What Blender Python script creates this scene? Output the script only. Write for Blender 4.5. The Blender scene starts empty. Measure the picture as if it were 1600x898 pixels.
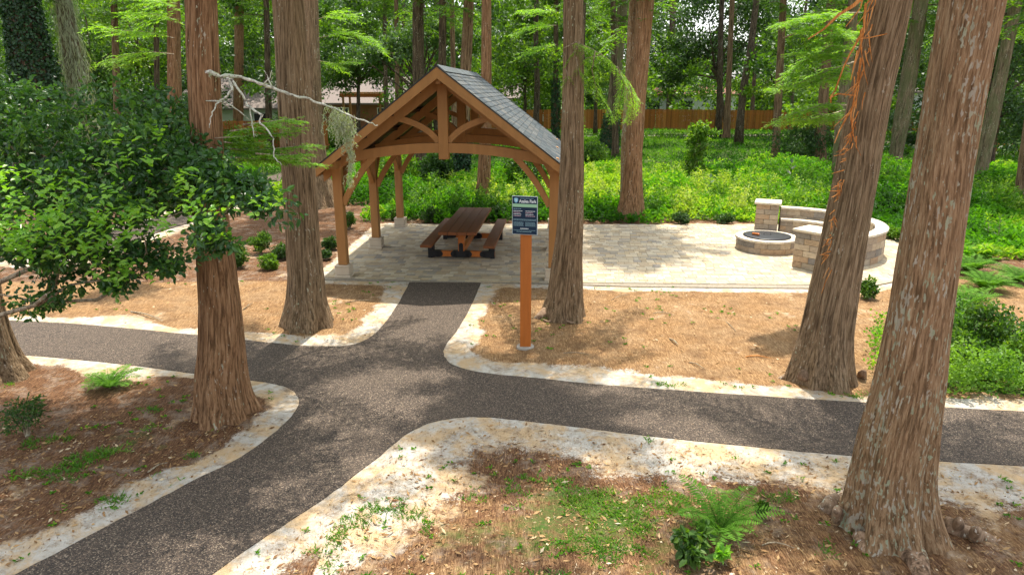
import bpy, math, random
import numpy as np
from mathutils import Vector

random.seed(7)
RNG = np.random.default_rng(11)
R = math.radians
SC = bpy.context.scene
COL = SC.collection

# ------------------------------------------------------------------ camera, world, sun
CAMH = 3.8
PITCH = R(16.15)
FPX = 1067.0
cam = bpy.data.cameras.new('camera')
cam.sensor_width = 36.0
cam.lens = 36.0 * FPX / 1600.0
cam.clip_start = 0.05
cam.clip_end = 2000
camo = bpy.data.objects.new('camera', cam)
COL.objects.link(camo)
camo.location = (0, 0, CAMH)
camo.rotation_euler = (R(90) - PITCH, 0, 0)
SC.camera = camo

SUN_EL = R(73)
SUN_AZ = math.atan2(0.20, 0.97)          # from +Y towards +X
w = bpy.data.worlds.new('World')
SC.world = w
w.use_nodes = True
nt = w.node_tree
sky = nt.nodes.new('ShaderNodeTexSky')
sky.sky_type = 'NISHITA'
sky.sun_disc = False
sky.sun_elevation = SUN_EL
sky.sun_rotation = SUN_AZ
sky.air_density = 1.2
sky.dust_density = 2.5
hsv = nt.nodes.new('ShaderNodeHueSaturation'); hsv.inputs['Saturation'].default_value = .30
nt.links.new(sky.outputs[0], hsv.inputs['Color']); nt.links.new(hsv.outputs[0], nt.nodes['Background'].inputs[0])
nt.nodes['Background'].inputs[1].default_value = 0.15
sl = bpy.data.lights.new('sun', 'SUN')
sl.energy = 3.3
sl.angle = R(0.6)
sl.color = (1.0, 0.92, 0.80)
so = bpy.data.objects.new('sun', sl)
COL.objects.link(so)
sd = Vector((math.sin(SUN_AZ) * math.cos(SUN_EL), math.cos(SUN_AZ) * math.cos(SUN_EL), math.sin(SUN_EL)))
so.rotation_euler = sd.to_track_quat('Z', 'Y').to_euler()
so.location = (0, 0, 40)
SC.view_settings.view_transform = 'Standard'
SC.view_settings.look = 'None'
SC.view_settings.gamma = 1
SC.view_settings.use_curve_mapping = False
SC.view_settings.exposure = 1.36
SC.cycles.max_bounces = 8
SC.cycles.diffuse_bounces = 4
SC.cycles.transmission_bounces = 6
SC.cycles.transparent_max_bounces = 8
SC.cycles.sample_clamp_indirect = 6

# ------------------------------------------------------------------ pixel -> world
cp, sp = math.cos(PITCH), math.sin(PITCH)

def ray(px, py):
    a = (px - 800) / FPX
    b = (449 - py) / FPX
    return (a, cp + b * sp, -sp + b * cp)

def G(px, py, z=0.0):
    d = ray(px, py)
    t = (z - CAMH) / d[2]
    return (d[0] * t, d[1] * t)

def P(px, py, Y):
    d = ray(px, py)
    t = Y / d[1]
    return np.array((d[0] * t, Y, CAMH + d[2] * t))

def depth(Y, z):
    return Y * cp + (CAMH - z) * sp

# ------------------------------------------------------------------ noise (numpy)
_tab = RNG.random((256, 256))

def vn2(x, y):
    xi = np.floor(x).astype(int); yi = np.floor(y).astype(int)
    fx = x - xi; fy = y - yi
    fx = fx * fx * (3 - 2 * fx); fy = fy * fy * (3 - 2 * fy)
    a = _tab[xi & 255, yi & 255]; b = _tab[(xi + 1) & 255, yi & 255]
    c = _tab[xi & 255, (yi + 1) & 255]; d = _tab[(xi + 1) & 255, (yi + 1) & 255]
    return (a * (1 - fx) + b * fx) * (1 - fy) + (c * (1 - fx) + d * fx) * fy

def fbm(x, y, o=4):
    s = 0; a = .5; t = 0
    for i in range(o):
        s = s + a * vn2(x * 2 ** i + 17 * i, y * 2 ** i + 31 * i); t += a; a *= .5
    return s / t

# ------------------------------------------------------------------ materials
def new_mat(name):
    m = bpy.data.materials.new(name); m.use_nodes = True
    nt = m.node_tree
    return m, nt, nt.nodes['Principled BSDF'], nt.nodes['Material Output']

def N(nt, t, **kw):
    n = nt.nodes.new(t)
    for k, v in kw.items(): setattr(n, k, v)
    return n

def ramp(nt, src, stops):
    r = N(nt, 'ShaderNodeValToRGB')
    e = r.color_ramp.elements
    while len(e) < len(stops): e.new(0.5)
    for el, (p, c) in zip(e, stops):
        el.position = p
        el.color = (c[0], c[1], c[2], 1) if not isinstance(c, (int, float)) else (c, c, c, 1)
    if src is not None: nt.links.new(src, r.inputs[0])
    return r.outputs[0]

def noise(nt, vec, scale, detail=4, rough=.55, dist=0):
    n = N(nt, 'ShaderNodeTexNoise')
    n.inputs['Scale'].default_value = scale
    n.inputs['Detail'].default_value = detail
    n.inputs['Roughness'].default_value = rough
    n.inputs['Distortion'].default_value = dist
    if vec is not None: nt.links.new(vec, n.inputs['Vector'])
    return n.outputs['Fac']

def mapping(nt, scale=(1, 1, 1), src='Object'):
    tc = N(nt, 'ShaderNodeTexCoord')
    mp = N(nt, 'ShaderNodeMapping')
    mp.inputs['Scale'].default_value = scale
    nt.links.new(tc.outputs[src], mp.inputs[0])
    return mp.outputs[0]

def mixc(nt, fac, a, b, mode='MIX'):
    m = N(nt, 'ShaderNodeMix', data_type='RGBA', blend_type=mode)
    for sock, v in ((0, fac), (6, a), (7, b)):
        if isinstance(v, bpy.types.NodeSocket): nt.links.new(v, m.inputs[sock])
        elif isinstance(v, (int, float)): m.inputs[sock].default_value = v
        else: m.inputs[sock].default_value = (v[0], v[1], v[2], 1)
    return m.outputs[2]

def math_n(nt, op, a, b=None, clamp=False):
    m = N(nt, 'ShaderNodeMath', operation=op, use_clamp=clamp)
    for i, v in enumerate((a, b)):
        if v is None: continue
        if isinstance(v, bpy.types.NodeSocket): nt.links.new(v, m.inputs[i])
        else: m.inputs[i].default_value = v
    return m.outputs[0]

def bump(nt, h, dist, strength=1.0):
    b = N(nt, 'ShaderNodeBump')
    b.inputs['Distance'].default_value = dist
    b.inputs['Strength'].default_value = strength
    nt.links.new(h, b.inputs['Height'])
    return b.outputs[0]

def attr(nt, name):
    a = N(nt, 'ShaderNodeAttribute'); a.attribute_name = name
    return a

def setm(bs, nt, col=None, rough=.8, nrm=None, spec=.3, metal=0):
    if col is not None:
        if isinstance(col, bpy.types.NodeSocket): nt.links.new(col, bs.inputs['Base Color'])
        else: bs.inputs['Base Color'].default_value = (*col, 1)
    bs.inputs['Roughness'].default_value = rough
    bs.inputs['Specular IOR Level'].default_value = spec
    bs.inputs['Metallic'].default_value = metal
    if nrm is not None: nt.links.new(nrm, bs.inputs['Normal'])

def leaf_mat(name, stops, trans=.45, rough=.45, spec=.4, warm=1.0):
    m, nt, bs, out = new_mat(name)
    c = ramp(nt, attr(nt, 'rnd').outputs['Fac'], stops)
    setm(bs, nt, c, rough, None, spec)
    tr = N(nt, 'ShaderNodeBsdfTranslucent')
    hs = mixc(nt, 1.0, c, (1.45 * warm, 1.50, .28), 'MULTIPLY')
    nt.links.new(hs, tr.inputs[0])
    mx = N(nt, 'ShaderNodeMixShader'); mx.inputs[0].default_value = trans
    nt.links.new(bs.outputs[0], mx.inputs[1]); nt.links.new(tr.outputs[0], mx.inputs[2])
    nt.links.new(mx.outputs[0], out.inputs[0])
    return m

M = {}
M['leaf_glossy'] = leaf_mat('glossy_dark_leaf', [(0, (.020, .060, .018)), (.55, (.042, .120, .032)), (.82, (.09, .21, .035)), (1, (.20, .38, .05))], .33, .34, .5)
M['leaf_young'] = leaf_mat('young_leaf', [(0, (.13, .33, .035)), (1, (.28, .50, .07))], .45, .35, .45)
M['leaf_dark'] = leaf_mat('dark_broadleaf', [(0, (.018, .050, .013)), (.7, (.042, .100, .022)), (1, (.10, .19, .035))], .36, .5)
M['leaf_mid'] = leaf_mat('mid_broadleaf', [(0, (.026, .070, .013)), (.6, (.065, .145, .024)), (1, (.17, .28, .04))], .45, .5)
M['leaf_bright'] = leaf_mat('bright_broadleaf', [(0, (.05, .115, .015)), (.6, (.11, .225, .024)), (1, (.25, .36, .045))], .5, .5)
M['leaf_cypress'] = leaf_mat('cypress_needles', [(0, (.05, .13, .016)), (.6, (.105, .22, .026)), (1, (.20, .31, .04))], .5, .6)
M['bough'] = leaf_mat('light_lifted_needles', [(0, (.11, .24, .03)), (.6, (.19, .37, .045)), (1, (.32, .46, .07))], .5, .6)  # needle colour brightened to stand in for light lost under the crowns
M['leaf_grey'] = leaf_mat('grey_green_leaf', [(0, (.04, .09, .035)), (.7, (.08, .16, .055)), (1, (.15, .24, .08))], .4, .42, .5)
M['ivy'] = leaf_mat('ivy_leaf', [(0, (.012, .040, .016)), (.8, (.03, .085, .03)), (1, (.06, .14, .04))], .25, .42, .45)
M['weeds'] = leaf_mat('weed_leaf', [(0, (.030, .105, .010)), (.5, (.070, .215, .014)), (.85, (.13, .32, .020)), (1, (.26, .40, .045))], .45, .6, .2)
M['tall_leaf'] = leaf_mat('tall_weed_leaf', [(0, (.03, .095, .015)), (.5, (.085, .20, .022)), (.9, (.20, .34, .04)), (1, (.34, .42, .10))], .45, .55)
M['meadow'] = leaf_mat('meadow_grass', [(0, (.018, .070, .008)), (.5, (.050, .155, .012)), (1, (.13, .28, .02))], .42, .65, .15)
M['bed_leaf'] = leaf_mat('bed_leaf', [(0, (.03, .10, .018)), (.6, (.07, .18, .025)), (1, (.17, .32, .04))], .42, .5)
M['grass'] = leaf_mat('grass_blade', [(0, (.04, .13, .015)), (.6, (.10, .24, .022)), (1, (.26, .34, .06))], .45, .6)
M['fern'] = leaf_mat('fern_frond', [(0, (.055, .150, .018)), (1, (.14, .31, .035))], .45, .7, .12)
M['moss'] = leaf_mat('spanish_moss', [(0, (.30, .31, .24)), (1, (.50, .51, .41))], .3, .9, .1, .8)
M['litter'] = leaf_mat('leaf_litter', [(0, (.10, .045, .018)), (.5, (.28, .16, .07)), (.85, (.42, .27, .13)), (1, (.60, .50, .36))], .1, .8, .2, .8)

def bark_mat(name, c1, c2, c3, fibre=42, zs=3.2, lichen=0.0, bumpd=.05, moss=0.0, dark=.55, at=False):
    m, nt, bs, out = new_mat(name)
    def vec(sc):
        if not at: return mapping(nt, sc)
        mp = N(nt, 'ShaderNodeMapping'); mp.inputs['Scale'].default_value = sc
        nt.links.new(attr(nt, 'bk').outputs['Vector'], mp.inputs[0]); return mp.outputs[0]
    n1 = noise(nt, vec((fibre, fibre, zs)), 1.0, 7, .72, .5)
    n2 = noise(nt, vec((fibre * .5, fibre * .5, zs * .5)), 1.0, 6, .66, .35)
    n3 = noise(nt, vec((2.2, 2.2, .9)), 1.0, 4, .6)
    n4 = noise(nt, vec((fibre * 2.2, fibre * 2.2, zs * 2.5)), 1.0, 3, .6)
    base = ramp(nt, n1, [(.34, [x * dark * .7 for x in c1]), (.44, c1), (.53, c2), (.66, c3)])
    base = mixc(nt, ramp(nt, n2, [(.38, .6), (.47, 0.0)]), base, [x * .42 for x in c1])
    base = mixc(nt, ramp(nt, n4, [(.60, 0.0), (.72, .45)]), base, [min(1, x * 1.35) for x in c3])
    gry = mixc(nt, 1.0, base, (.90, .93, .92), 'MULTIPLY')
    base = mixc(nt, ramp(nt, n3, [(.40, 0.0), (.62, .8)]), base, gry)
    if lichen > 0:
        l1 = noise(nt, vec((46, 46, 15)), 1.0, 3, .5, .2)
        l2 = noise(nt, vec((4.4, 4.4, 1.6)), 1.0, 3)
        s_ = math_n(nt, 'ADD', l1, math_n(nt, 'MULTIPLY', math_n(nt, 'SUBTRACT', l2, .5), .55))
        lm = ramp(nt, s_, [(.72 - lichen * .18, 0.0), (.76 - lichen * .18, 1.0)])
        lc = ramp(nt, noise(nt, vec((7, 7, 5)), 1.0, 2), [(.42, (.60, .56, .50)), (.62, (.46, .54, .40))])
        base = mixc(nt, math_n(nt, 'MULTIPLY', lm, .85), base, lc)
    if moss > 0:
        l3 = noise(nt, vec((5, 5, 1.2)), 1.0, 6, .7)
        base = mixc(nt, ramp(nt, l3, [(.60 - moss * .25, 0.0), (.72 - moss * .25, .7)]), base, (.15, .17, .085))
    if at: base = mixc(nt, 1.0, base, (1.0, .96, .87), 'MULTIPLY')
    h = math_n(nt, 'ADD', n1, math_n(nt, 'MULTIPLY', n2, 1.3))
    setm(bs, nt, base, .9, bump(nt, h, bumpd, 1.0), .12)
    return m

M['bark_red'] = bark_mat('reddish_cypress_bark', (.22, .120, .066), (.37, .215, .122), (.48, .31, .20), 48, 2.6, .2, at=True)
M['bark_grey'] = bark_mat('grey_brown_cypress_bark', (.20, .138, .088), (.34, .242, .160), (.46, .35, .25), 46, 2.4, .2, at=True)
M['bark_lichen'] = bark_mat('lichen_spotted_cypress_bark', (.29, .180, .105), (.46, .30, .185), (.57, .415, .28), 58, 4.2, .70, at=True, dark=.75)
M['bark_far'] = bark_mat('brown_bark', (.15, .095, .062), (.27, .175, .115), (.36, .25, .175), 22, 1.6, .2, at=True)
M['bark_dark'] = bark_mat('dark_bark', (.07, .052, .04), (.14, .10, .07), (.22, .17, .12), 22, 1.8, .2, at=True)
M['bark_moss'] = bark_mat('mossy_bark', (.15, .115, .08), (.26, .20, .14), (.35, .30, .22), 24, 2.4, .35, moss=.6, at=True)
M['stem_bark'] = bark_mat('dark_stem_bark', (.07, .052, .04), (.14, .10, .07), (.22, .17, .12), 22, 3.0, .2)
M['twig'] = bark_mat('pale_twig_bark', (.20, .15, .10), (.32, .26, .18), (.42, .36, .27), 30, 12, .3, .004)
M['lichen_branch'] = bark_mat('lichen_crusted_branch', (.34, .30, .25), (.60, .60, .52), (.70, .74, .64), 30, 30, 1.2, .01)
M['torn_bark'] = bark_mat('orange_torn_bark', (.42, .15, .04), (.62, .25, .07), (.70, .36, .14), 30, 5, 0, .004)
M['root'] = bark_mat('root_wood', (.20, .13, .085), (.29, .195, .13), (.36, .26, .18), 14, 5, .25, .008, dark=.9)

M['bark_root'] = bark_mat('lichened_root_bark', (.20, .125, .078), (.36, .235, .15), (.46, .33, .23), 20, 8, .55, .03)

def paint_mat(name, c, rough=.55, var=.12, ax=(3, 3, .6)):
    m, nt, bs, out = new_mat(name)
    n = noise(nt, mapping(nt, ax), 3.0, 5)
    col = mixc(nt, n, [x * (1 - var) for x in c], [min(1, x * (1 + var)) for x in c])
    g = noise(nt, mapping(nt, (60, 60, 3)), 1.0, 3)
    setm(bs, nt, col, rough, bump(nt, g, .002, .5), .35)
    return m

M['timber'] = paint_mat('brown_painted_timber', (.33, .162, .052), .6, .28)
M['timber_dark'] = paint_mat('dark_stained_plank', (.17, .056, .016), .62, .4, (8, 1, 8))
M['timber_orange'] = paint_mat('orange_stained_timber', (.42, .125, .022), .4, .22, (8, 8, 1))
M['black_metal'] = paint_mat('black_steel', (.012, .012, .014), .4)
M['deck'] = paint_mat('shaded_deck_board', (.045, .021, .010), .6, .25)  # darkened to put the under-roof shade into the boards and purlins
M['drip'] = paint_mat('dark_drip_edge', (.03, .03, .03), .4)
M['stone_base'] = paint_mat('pale_cast_stone', (.50, .42, .32), .85, .15)
M['concrete'] = paint_mat('dusty_concrete', (.34, .31, .27), .9, .2)
M['white_paint'] = paint_mat('white_painted_board', (.72, .74, .74), .6, .06)
M['grey_roof'] = paint_mat('weathered_roof_shingle', (.20, .165, .15), .9, .2)
M['red_roof'] = paint_mat('red_brown_roof', (.22, .10, .07), .9, .2)
M['pale_wall'] = paint_mat('pale_green_siding', (.55, .60, .50), .8, .06)
M['brick'] = paint_mat('red_brown_wall', (.26, .11, .06), .9, .2)
M['window_glass'] = paint_mat('dark_window_glass', (.03, .04, .05), .1, .1)
M['sign_navy'] = paint_mat('navy_sign_face', (.006, .024, .055), .7, .05)
M['sign_green'] = paint_mat('pale_green_band', (.32, .56, .36), .5, .03)
M['sign_white'] = paint_mat('white_lettering', (.75, .80, .82), .5, .02)
M['sign_blue'] = paint_mat('light_blue_emblem', (.22, .50, .68), .5, .03)
M['sign_teal'] = paint_mat('grey_blue_small_print', (.26, .42, .48), .5, .03)
M['sign_red'] = paint_mat('pinkish_small_print', (.62, .42, .48), .5, .03)
M['sign_edge'] = paint_mat('pale_sign_rim', (.50, .58, .62), .5, .03)

def attr_stone(name, bumpd=.01, rough=.85, ns=14, amt=.5, pale=.35):
    m, nt, bs, out = new_mat(name)
    a = attr(nt, 'tint').outputs['Color']
    v = mapping(nt, (1, 1, 1))
    n = noise(nt, v, ns, 6, .65)
    n2 = noise(nt, v, 2.2, 3)
    c = mixc(nt, ramp(nt, n, [(.35, amt), (.6, 0.0)]), a, mixc(nt, 1.0, a, (.55, .52, .50), 'MULTIPLY'))
    c = mixc(nt, ramp(nt, n2, [(.5, 0.0), (.75, pale)]), c, (.42, .36, .27))
    setm(bs, nt, c, rough, bump(nt, n, bumpd), .25)
    return m

M['pavers'] = attr_stone('tan_and_grey_paver', .004, .8, 22, .35)
M['blocks'] = attr_stone('split_face_block', .02, .9, 16, .55)
M['shingle'] = attr_stone('slate_grey_shingle', .004, .75, 30, .3, .0)
M['fence_board'] = attr_stone('orange_stained_fence_board', .004, .7, 9, .3, .0)

# grout / mortar bed
m, nt, bs, out = new_mat('paver_bed_sand')
setm(bs, nt, ramp(nt, noise(nt, mapping(nt), 30, 4), [(.3, (.16, .14, .11)), (.7, (.30, .26, .2))]), .95)
M['bed'] = m

# rubberised aggregate path
m, nt, bs, out = new_mat('speckled_aggregate_path')
v = mapping(nt)
vo = N(nt, 'ShaderNodeTexVoronoi'); vo.inputs['Scale'].default_value = 105
nt.links.new(v, vo.inputs['Vector'])
sep = N(nt, 'ShaderNodeSeparateColor'); nt.links.new(vo.outputs['Color'], sep.inputs[0])
chips = ramp(nt, sep.outputs[0], [(0, (.026, .022, .021)), (.42, (.052, .044, .040)), (.68, (.110, .082, .064)), (.86, (.18, .138, .105)), (.985, (.38, .31, .24))])
n = noise(nt, v, .9, 5, .6)
n2 = noise(nt, v, 7, 4, .6)
chips = mixc(nt, .25, chips, (.070, .056, .047))
c = mixc(nt, ramp(nt, n, [(.45, 0.0), (.70, .30)]), chips, (.11, .086, .066))
c = mixc(nt, ramp(nt, n2, [(.55, 0.0), (.8, .3)]), c, (.10, .08, .064))
c = mixc(nt, 1.0, c, (.86, .835, .79), 'MULTIPLY')
setm(bs, nt, c, .85, bump(nt, vo.outputs['Distance'], .006, .8), .25)
M['path'] = m

# ground
m, nt, bs, out = new_mat('park_soil')
v = mapping(nt)
a_s = attr(nt, 'sand').outputs['Fac']; a_g = attr(nt, 'green').outputs['Fac']; a_st = attr(nt, 'straw').outputs['Fac']
nA = noise(nt, v, 2.6, 8, .68)
nB = noise(nt, v, 9, 7, .7)
nC = noise(nt, v, 55, 5, .7)
# needles: stretched noises in three directions
def strand(rot, sc):
    tc = N(nt, 'ShaderNodeTexCoord'); mp = N(nt, 'ShaderNodeMapping')
    mp.inputs['Rotation'].default_value = (0, 0, rot); mp.inputs['Scale'].default_value = (sc, sc * .1, 1)
    nt.links.new(tc.outputs['Object'], mp.inputs[0])
    return noise(nt, mp.outputs[0], 1.0, 3, .6, 1.2)
s1 = math_n(nt, 'MAXIMUM', math_n(nt, 'MAXIMUM', strand(.4, 90), strand(1.7, 80)), strand(2.7, 100))
straw = ramp(nt, s1, [(.50, (.13, .066, .028)), (.60, (.29, .172, .080)), (.70, (.43, .28, .140)), (.80, (.56, .40, .21))])
straw = mixc(nt, ramp(nt, noise(nt, v, 1.4, 8, .72), [(.44, 0.0), (.60, .75)]), straw, ramp(nt, s1, [(.50, (.17, .10, .052)), (.66, (.38, .26, .14)), (.78, (.54, .43, .28))]))
straw = mixc(nt, ramp(nt, noise(nt, v, 2.1, 8, .75, .4), [(.50, 0.0), (.64, .75)]), straw, (.12, .068, .035))
mulch = ramp(nt, s1, [(.50, (.060, .030, .016)), (.60, (.150, .076, .038)), (.70, (.27, .155, .083)), (.80, (.46, .34, .23))])
mulch = mixc(nt, ramp(nt, noise(nt, v, 3.1, 8, .75, .3), [(.50, 0.0), (.66, .8)]), mulch, ramp(nt, nC, [(.35, (.15, .11, .08)), (.65, (.34, .28, .22))]))
sand = ramp(nt, nB, [(.30, (.27, .21, .145)), (.44, (.41, .375, .32)), (.60, (.49, .465, .42)), (.75, (.45, .34, .21))])
orang = ramp(nt, noise(nt, v, 2.2, 8, .72, .4), [(.44, 0.0), (.58, .75)])
sand = mixc(nt, orang, sand, (.49, .325, .155))
nE = noise(nt, v, 3.5, 10, .82, .5)
sand = mixc(nt, ramp(nt, nE, [(.52, 0.0), (.63, .8)]), sand, ramp(nt, nC, [(.4, (.16, .105, .065)), (.65, (.30, .23, .16))]))
sand = mixc(nt, ramp(nt, nC, [(.62, 0.0), (.72, .6)]), sand, (.22, .16, .11))
soilg = ramp(nt, nC, [(.3, (.050, .045, .018)), (.55, (.050, .10, .018)), (.8, (.11, .14, .04))])
def thr(src, nz, amp, lo, hi):
    s = math_n(nt, 'ADD', src, math_n(nt, 'MULTIPLY', math_n(nt, 'SUBTRACT', nz, .5), amp))
    return ramp(nt, s, [(lo, 0.0), (hi, 1.0)])
mixn = math_n(nt, 'ADD', math_n(nt, 'MULTIPLY', nA, .6), math_n(nt, 'MULTIPLY', nB, .4))
c = mixc(nt, thr(a_st, mixn, 1.6, .35, .65), mulch, straw)
patch = ramp(nt, math_n(nt, 'ADD', noise(nt, v, 1.1, 7, .7), math_n(nt, 'MULTIPLY', a_s, .25)), [(.60, 0.0), (.68, .75)])
c = mixc(nt, patch, c, sand)
mixs = math_n(nt, 'ADD', math_n(nt, 'MULTIPLY', mixn, .7), math_n(nt, 'MULTIPLY', nC, .3))
c = mixc(nt, thr(a_s, mixs, 2.6, .40, .56), c, sand)
c = mixc(nt, thr(a_g, mixn, 2.0, .62, .95), c, soilg)
hh = math_n(nt, 'ADD', math_n(nt, 'MULTIPLY', s1, .5), nB)
setm(bs, nt, c, .95, bump(nt, hh, .03, .9), .12)
M['ground'] = m

m, nt, bs, out = new_mat('dry_gravel_track')
setm(bs, nt, ramp(nt, noise(nt, mapping(nt), 3, 6), [(.3, (.30, .25, .17)), (.7, (.52, .46, .36))]), .95)
M['gravel'] = m

# ------------------------------------------------------------------ mesh helpers
def mesh_np(name, V, F, mat=None, attrs=None, smooth=False, cols=None, vec=None):
    """V (n,3); F (m,k) same-size faces"""
    V = np.asarray(V, dtype=np.float32); F = np.asarray(F, dtype=np.int32)
    me = bpy.data.meshes.new(name)
    k = F.shape[1]
    me.vertices.add(len(V)); me.vertices.foreach_set('co', V.ravel())
    me.loops.add(F.size); me.loops.foreach_set('vertex_index', F.ravel())
    me.polygons.add(len(F)); me.polygons.foreach_set('loop_start', np.arange(0, F.size, k, dtype=np.int32))
    me.polygons.foreach_set('loop_total', np.full(len(F), k, dtype=np.int32))
    me.polygons.foreach_set('use_smooth', np.full(len(F), smooth, dtype=bool))
    if attrs:
        for an, av in attrs.items():
            a = me.attributes.new(an, 'FLOAT', 'POINT'); a.data.foreach_set('value', np.asarray(av, dtype=np.float32))
    if cols is not None:
        a = me.attributes.new('tint', 'FLOAT_COLOR', 'POINT')
        c4 = np.ones((len(V), 4), dtype=np.float32); c4[:, :3] = cols
        a.data.foreach_set('color', c4.ravel())
    if vec is not None:
        a = me.attributes.new('bk', 'FLOAT_VECTOR', 'POINT'); a.data.foreach_set('vector', np.asarray(vec, dtype=np.float32).ravel())
    me.update(calc_edges=True); me.validate()
    if mat: me.materials.append(mat)
    return me

class MB:
    def __init__(s): s.v = []; s.f = []; s.c = []; s.n = 0; s.cur = (1, 1, 1)
    def add(s, vs, fs):
        b = s.n
        s.v += [tuple(p) for p in vs]; s.f += [tuple(i + b for i in f) for f in fs]
        s.c += [s.cur] * len(vs); s.n += len(vs)
    def box(s, c, size, rz=0, ch=0.0, R3=None):
        x, y, z = size[0] / 2, size[1] / 2, size[2] / 2
        pts = []
        if ch <= 0:
            for sz in (-1, 1):
                for sx, sy in ((-1, -1), (1, -1), (1, 1), (-1, 1)): pts.append((sx * x, sy * y, sz * z))
            fs = [(3, 2, 1, 0), (4, 5, 6, 7), (0, 1, 5, 4), (1, 2, 6, 5), (2, 3, 7, 6), (3, 0, 4, 7)]
        else:
            # chamfered: octagonal section stack
            def ring(zz, inset):
                a, b = x - inset, y - inset
                return [(-a + ch, -b, zz), (a - ch, -b, zz), (a, -b + ch, zz), (a, b - ch, zz), (a - ch, b, zz), (-a + ch, b, zz), (-a, b - ch, zz), (-a, -b + ch, zz)]
            for zz, i in ((-z, ch), (-z + ch, 0), (z - ch, 0), (z, ch)): pts += ring(zz, i)
            fs = [tuple(range(7, -1, -1)), tuple(range(24, 32))]
            for r in range(3):
                for i in range(8): fs.append((r * 8 + i, r * 8 + (i + 1) % 8, (r + 1) * 8 + (i + 1) % 8, (r + 1) * 8 + i))
        ca, sa = math.cos(rz), math.sin(rz)
        out = []
        for p in pts:
            if R3 is not None:
                q = R3 @ Vector(p); out.append((q.x + c[0], q.y + c[1], q.z + c[2]))
            else: out.append((p[0] * ca - p[1] * sa + c[0], p[0] * sa + p[1] * ca + c[1], p[2] + c[2]))
        s.add(out, fs)
    def beam(s, a, b, wdt, hgt, up=(0, 0, 1), ch=.008):
        a, b = Vector(a), Vector(b); d = (b - a); L = d.length; d.normalize()
        up = Vector(up); sx = d.cross(up).normalized(); uz = sx.cross(d)
        from mathutils import Matrix
        m3 = Matrix((sx, d, uz)).transposed()
        s.box((a + b) / 2, (wdt, L, hgt), R3=m3, ch=ch)
    def prism(s, poly, y0, y1, axis='y'):
        """poly list of (x,z) extruded along y"""
        n = len(poly)
        vs = [(p[0], y0, p[1]) for p in poly] + [(p[0], y1, p[1]) for p in poly]
        fs = [tuple(range(n)), tuple(range(2 * n - 1, n - 1, -1))]
        fs += [((i + 1) % n, i, i + n, (i + 1) % n + n) for i in range(n)]
        s.add(vs, fs)
    def arch(s, pts_top, pts_bot, y0, y1):
        n = len(pts_top)
        for i in range(n - 1):
            pass
        vs = []
        for y in (y0, y1):
            vs += [(p[0], y, p[1]) for p in pts_top] + [(p[0], y, p[1]) for p in pts_bot]
        fs = []
        T0, B0, T1, B1 = 0, n, 2 * n, 3 * n
        for i in range(n - 1):
            fs.append((T0 + i, T0 + i + 1, B0 + i + 1, B0 + i))
            fs.append((T1 + i + 1, T1 + i, B1 + i, B1 + i + 1))
            fs.append((T0 + i + 1, T0 + i, T1 + i, T1 + i + 1))
            fs.append((B0 + i, B0 + i + 1, B1 + i + 1, B1 + i))
        fs.append((T0, B0, B1, T1)); fs.append((B0 + n - 1, T0 + n - 1, T1 + n - 1, B1 + n - 1))
        s.add(vs, fs)
    def tube(s, pts, rad, seg=7, cap=True):
        pts = [Vector(p) for p in pts]; n = len(pts)
        vs = []; prev = None
        for i, p in enumerate(pts):
            d = (pts[min(i + 1, n - 1)] - pts[max(i - 1, 0)])
            if d.length < 1e-6: d = Vector((0, 0, 1))
            d.normalize()
            if prev is None:
                a = d.orthogonal().normalized()
            else:
                a = (prev - d * prev.dot(d)); a = a.normalized() if a.length > 1e-6 else d.orthogonal().normalized()
            prev = a; b = d.cross(a)
            r = rad[i] if hasattr(rad, '__len__') else rad
            for k in range(seg):
                t = 2 * math.pi * k / seg
                vs.append(p + (a * math.cos(t) + b * math.sin(t)) * r)
        fs = []
        for i in range(n - 1):
            for k in range(seg):
                fs.append((i * seg + k, i * seg + (k + 1) % seg, (i + 1) * seg + (k + 1) % seg, (i + 1) * seg + k))
        if cap: fs += [tuple(range(seg - 1, -1, -1)), tuple(range((n - 1) * seg, n * seg))]
        s.add(vs, fs)
    def build(s, name, mat, parent=None, smooth=False, tint=False, loc=None):
        me = bpy.data.meshes.new(name)
        me.from_pydata(s.v, [], s.f); me.update()
        if smooth: me.polygons.foreach_set('use_smooth', [True] * len(me.polygons))
        if tint:
            a = me.attributes.new('tint', 'FLOAT_COLOR', 'POINT')
            c4 = np.ones((len(s.v), 4), dtype=np.float32); c4[:, :3] = np.array(s.c, dtype=np.float32).reshape(-1, 3)
            a.data.foreach_set('color', c4.ravel())
        me.materials.append(mat)
        return link(name, me, parent, loc)

def link(name, me, parent=None, loc=None):
    o = bpy.data.objects.new(name, me); COL.objects.link(o)
    if parent: o.parent = parent
    if loc is not None: o.location = loc
    return o

def tag(o, label=None, cat=None, group=None, kind=None):
    if label: o['label'] = label
    if cat: o['category'] = cat
    if group: o['group'] = group
    if kind: o['kind'] = kind
    return o

def thing(name, loc, label, cat, group=None, rz=0):
    o = bpy.data.objects.new(name, None); COL.objects.link(o)
    o.location = loc; o.rotation_euler = (0, 0, rz); o.empty_display_size = .2
    return tag(o, label, cat, group)

# ------------------------------------------------------------------ leaves
def unit(v): return v / (np.linalg.norm(v, axis=1, keepdims=True) + 1e-9)

def rand_dirs(n, zb=0.0, zs=1.0):
    v = RNG.normal(size=(n, 3)); v[:, 2] = v[:, 2] * zs + zb
    return unit(v)

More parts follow.
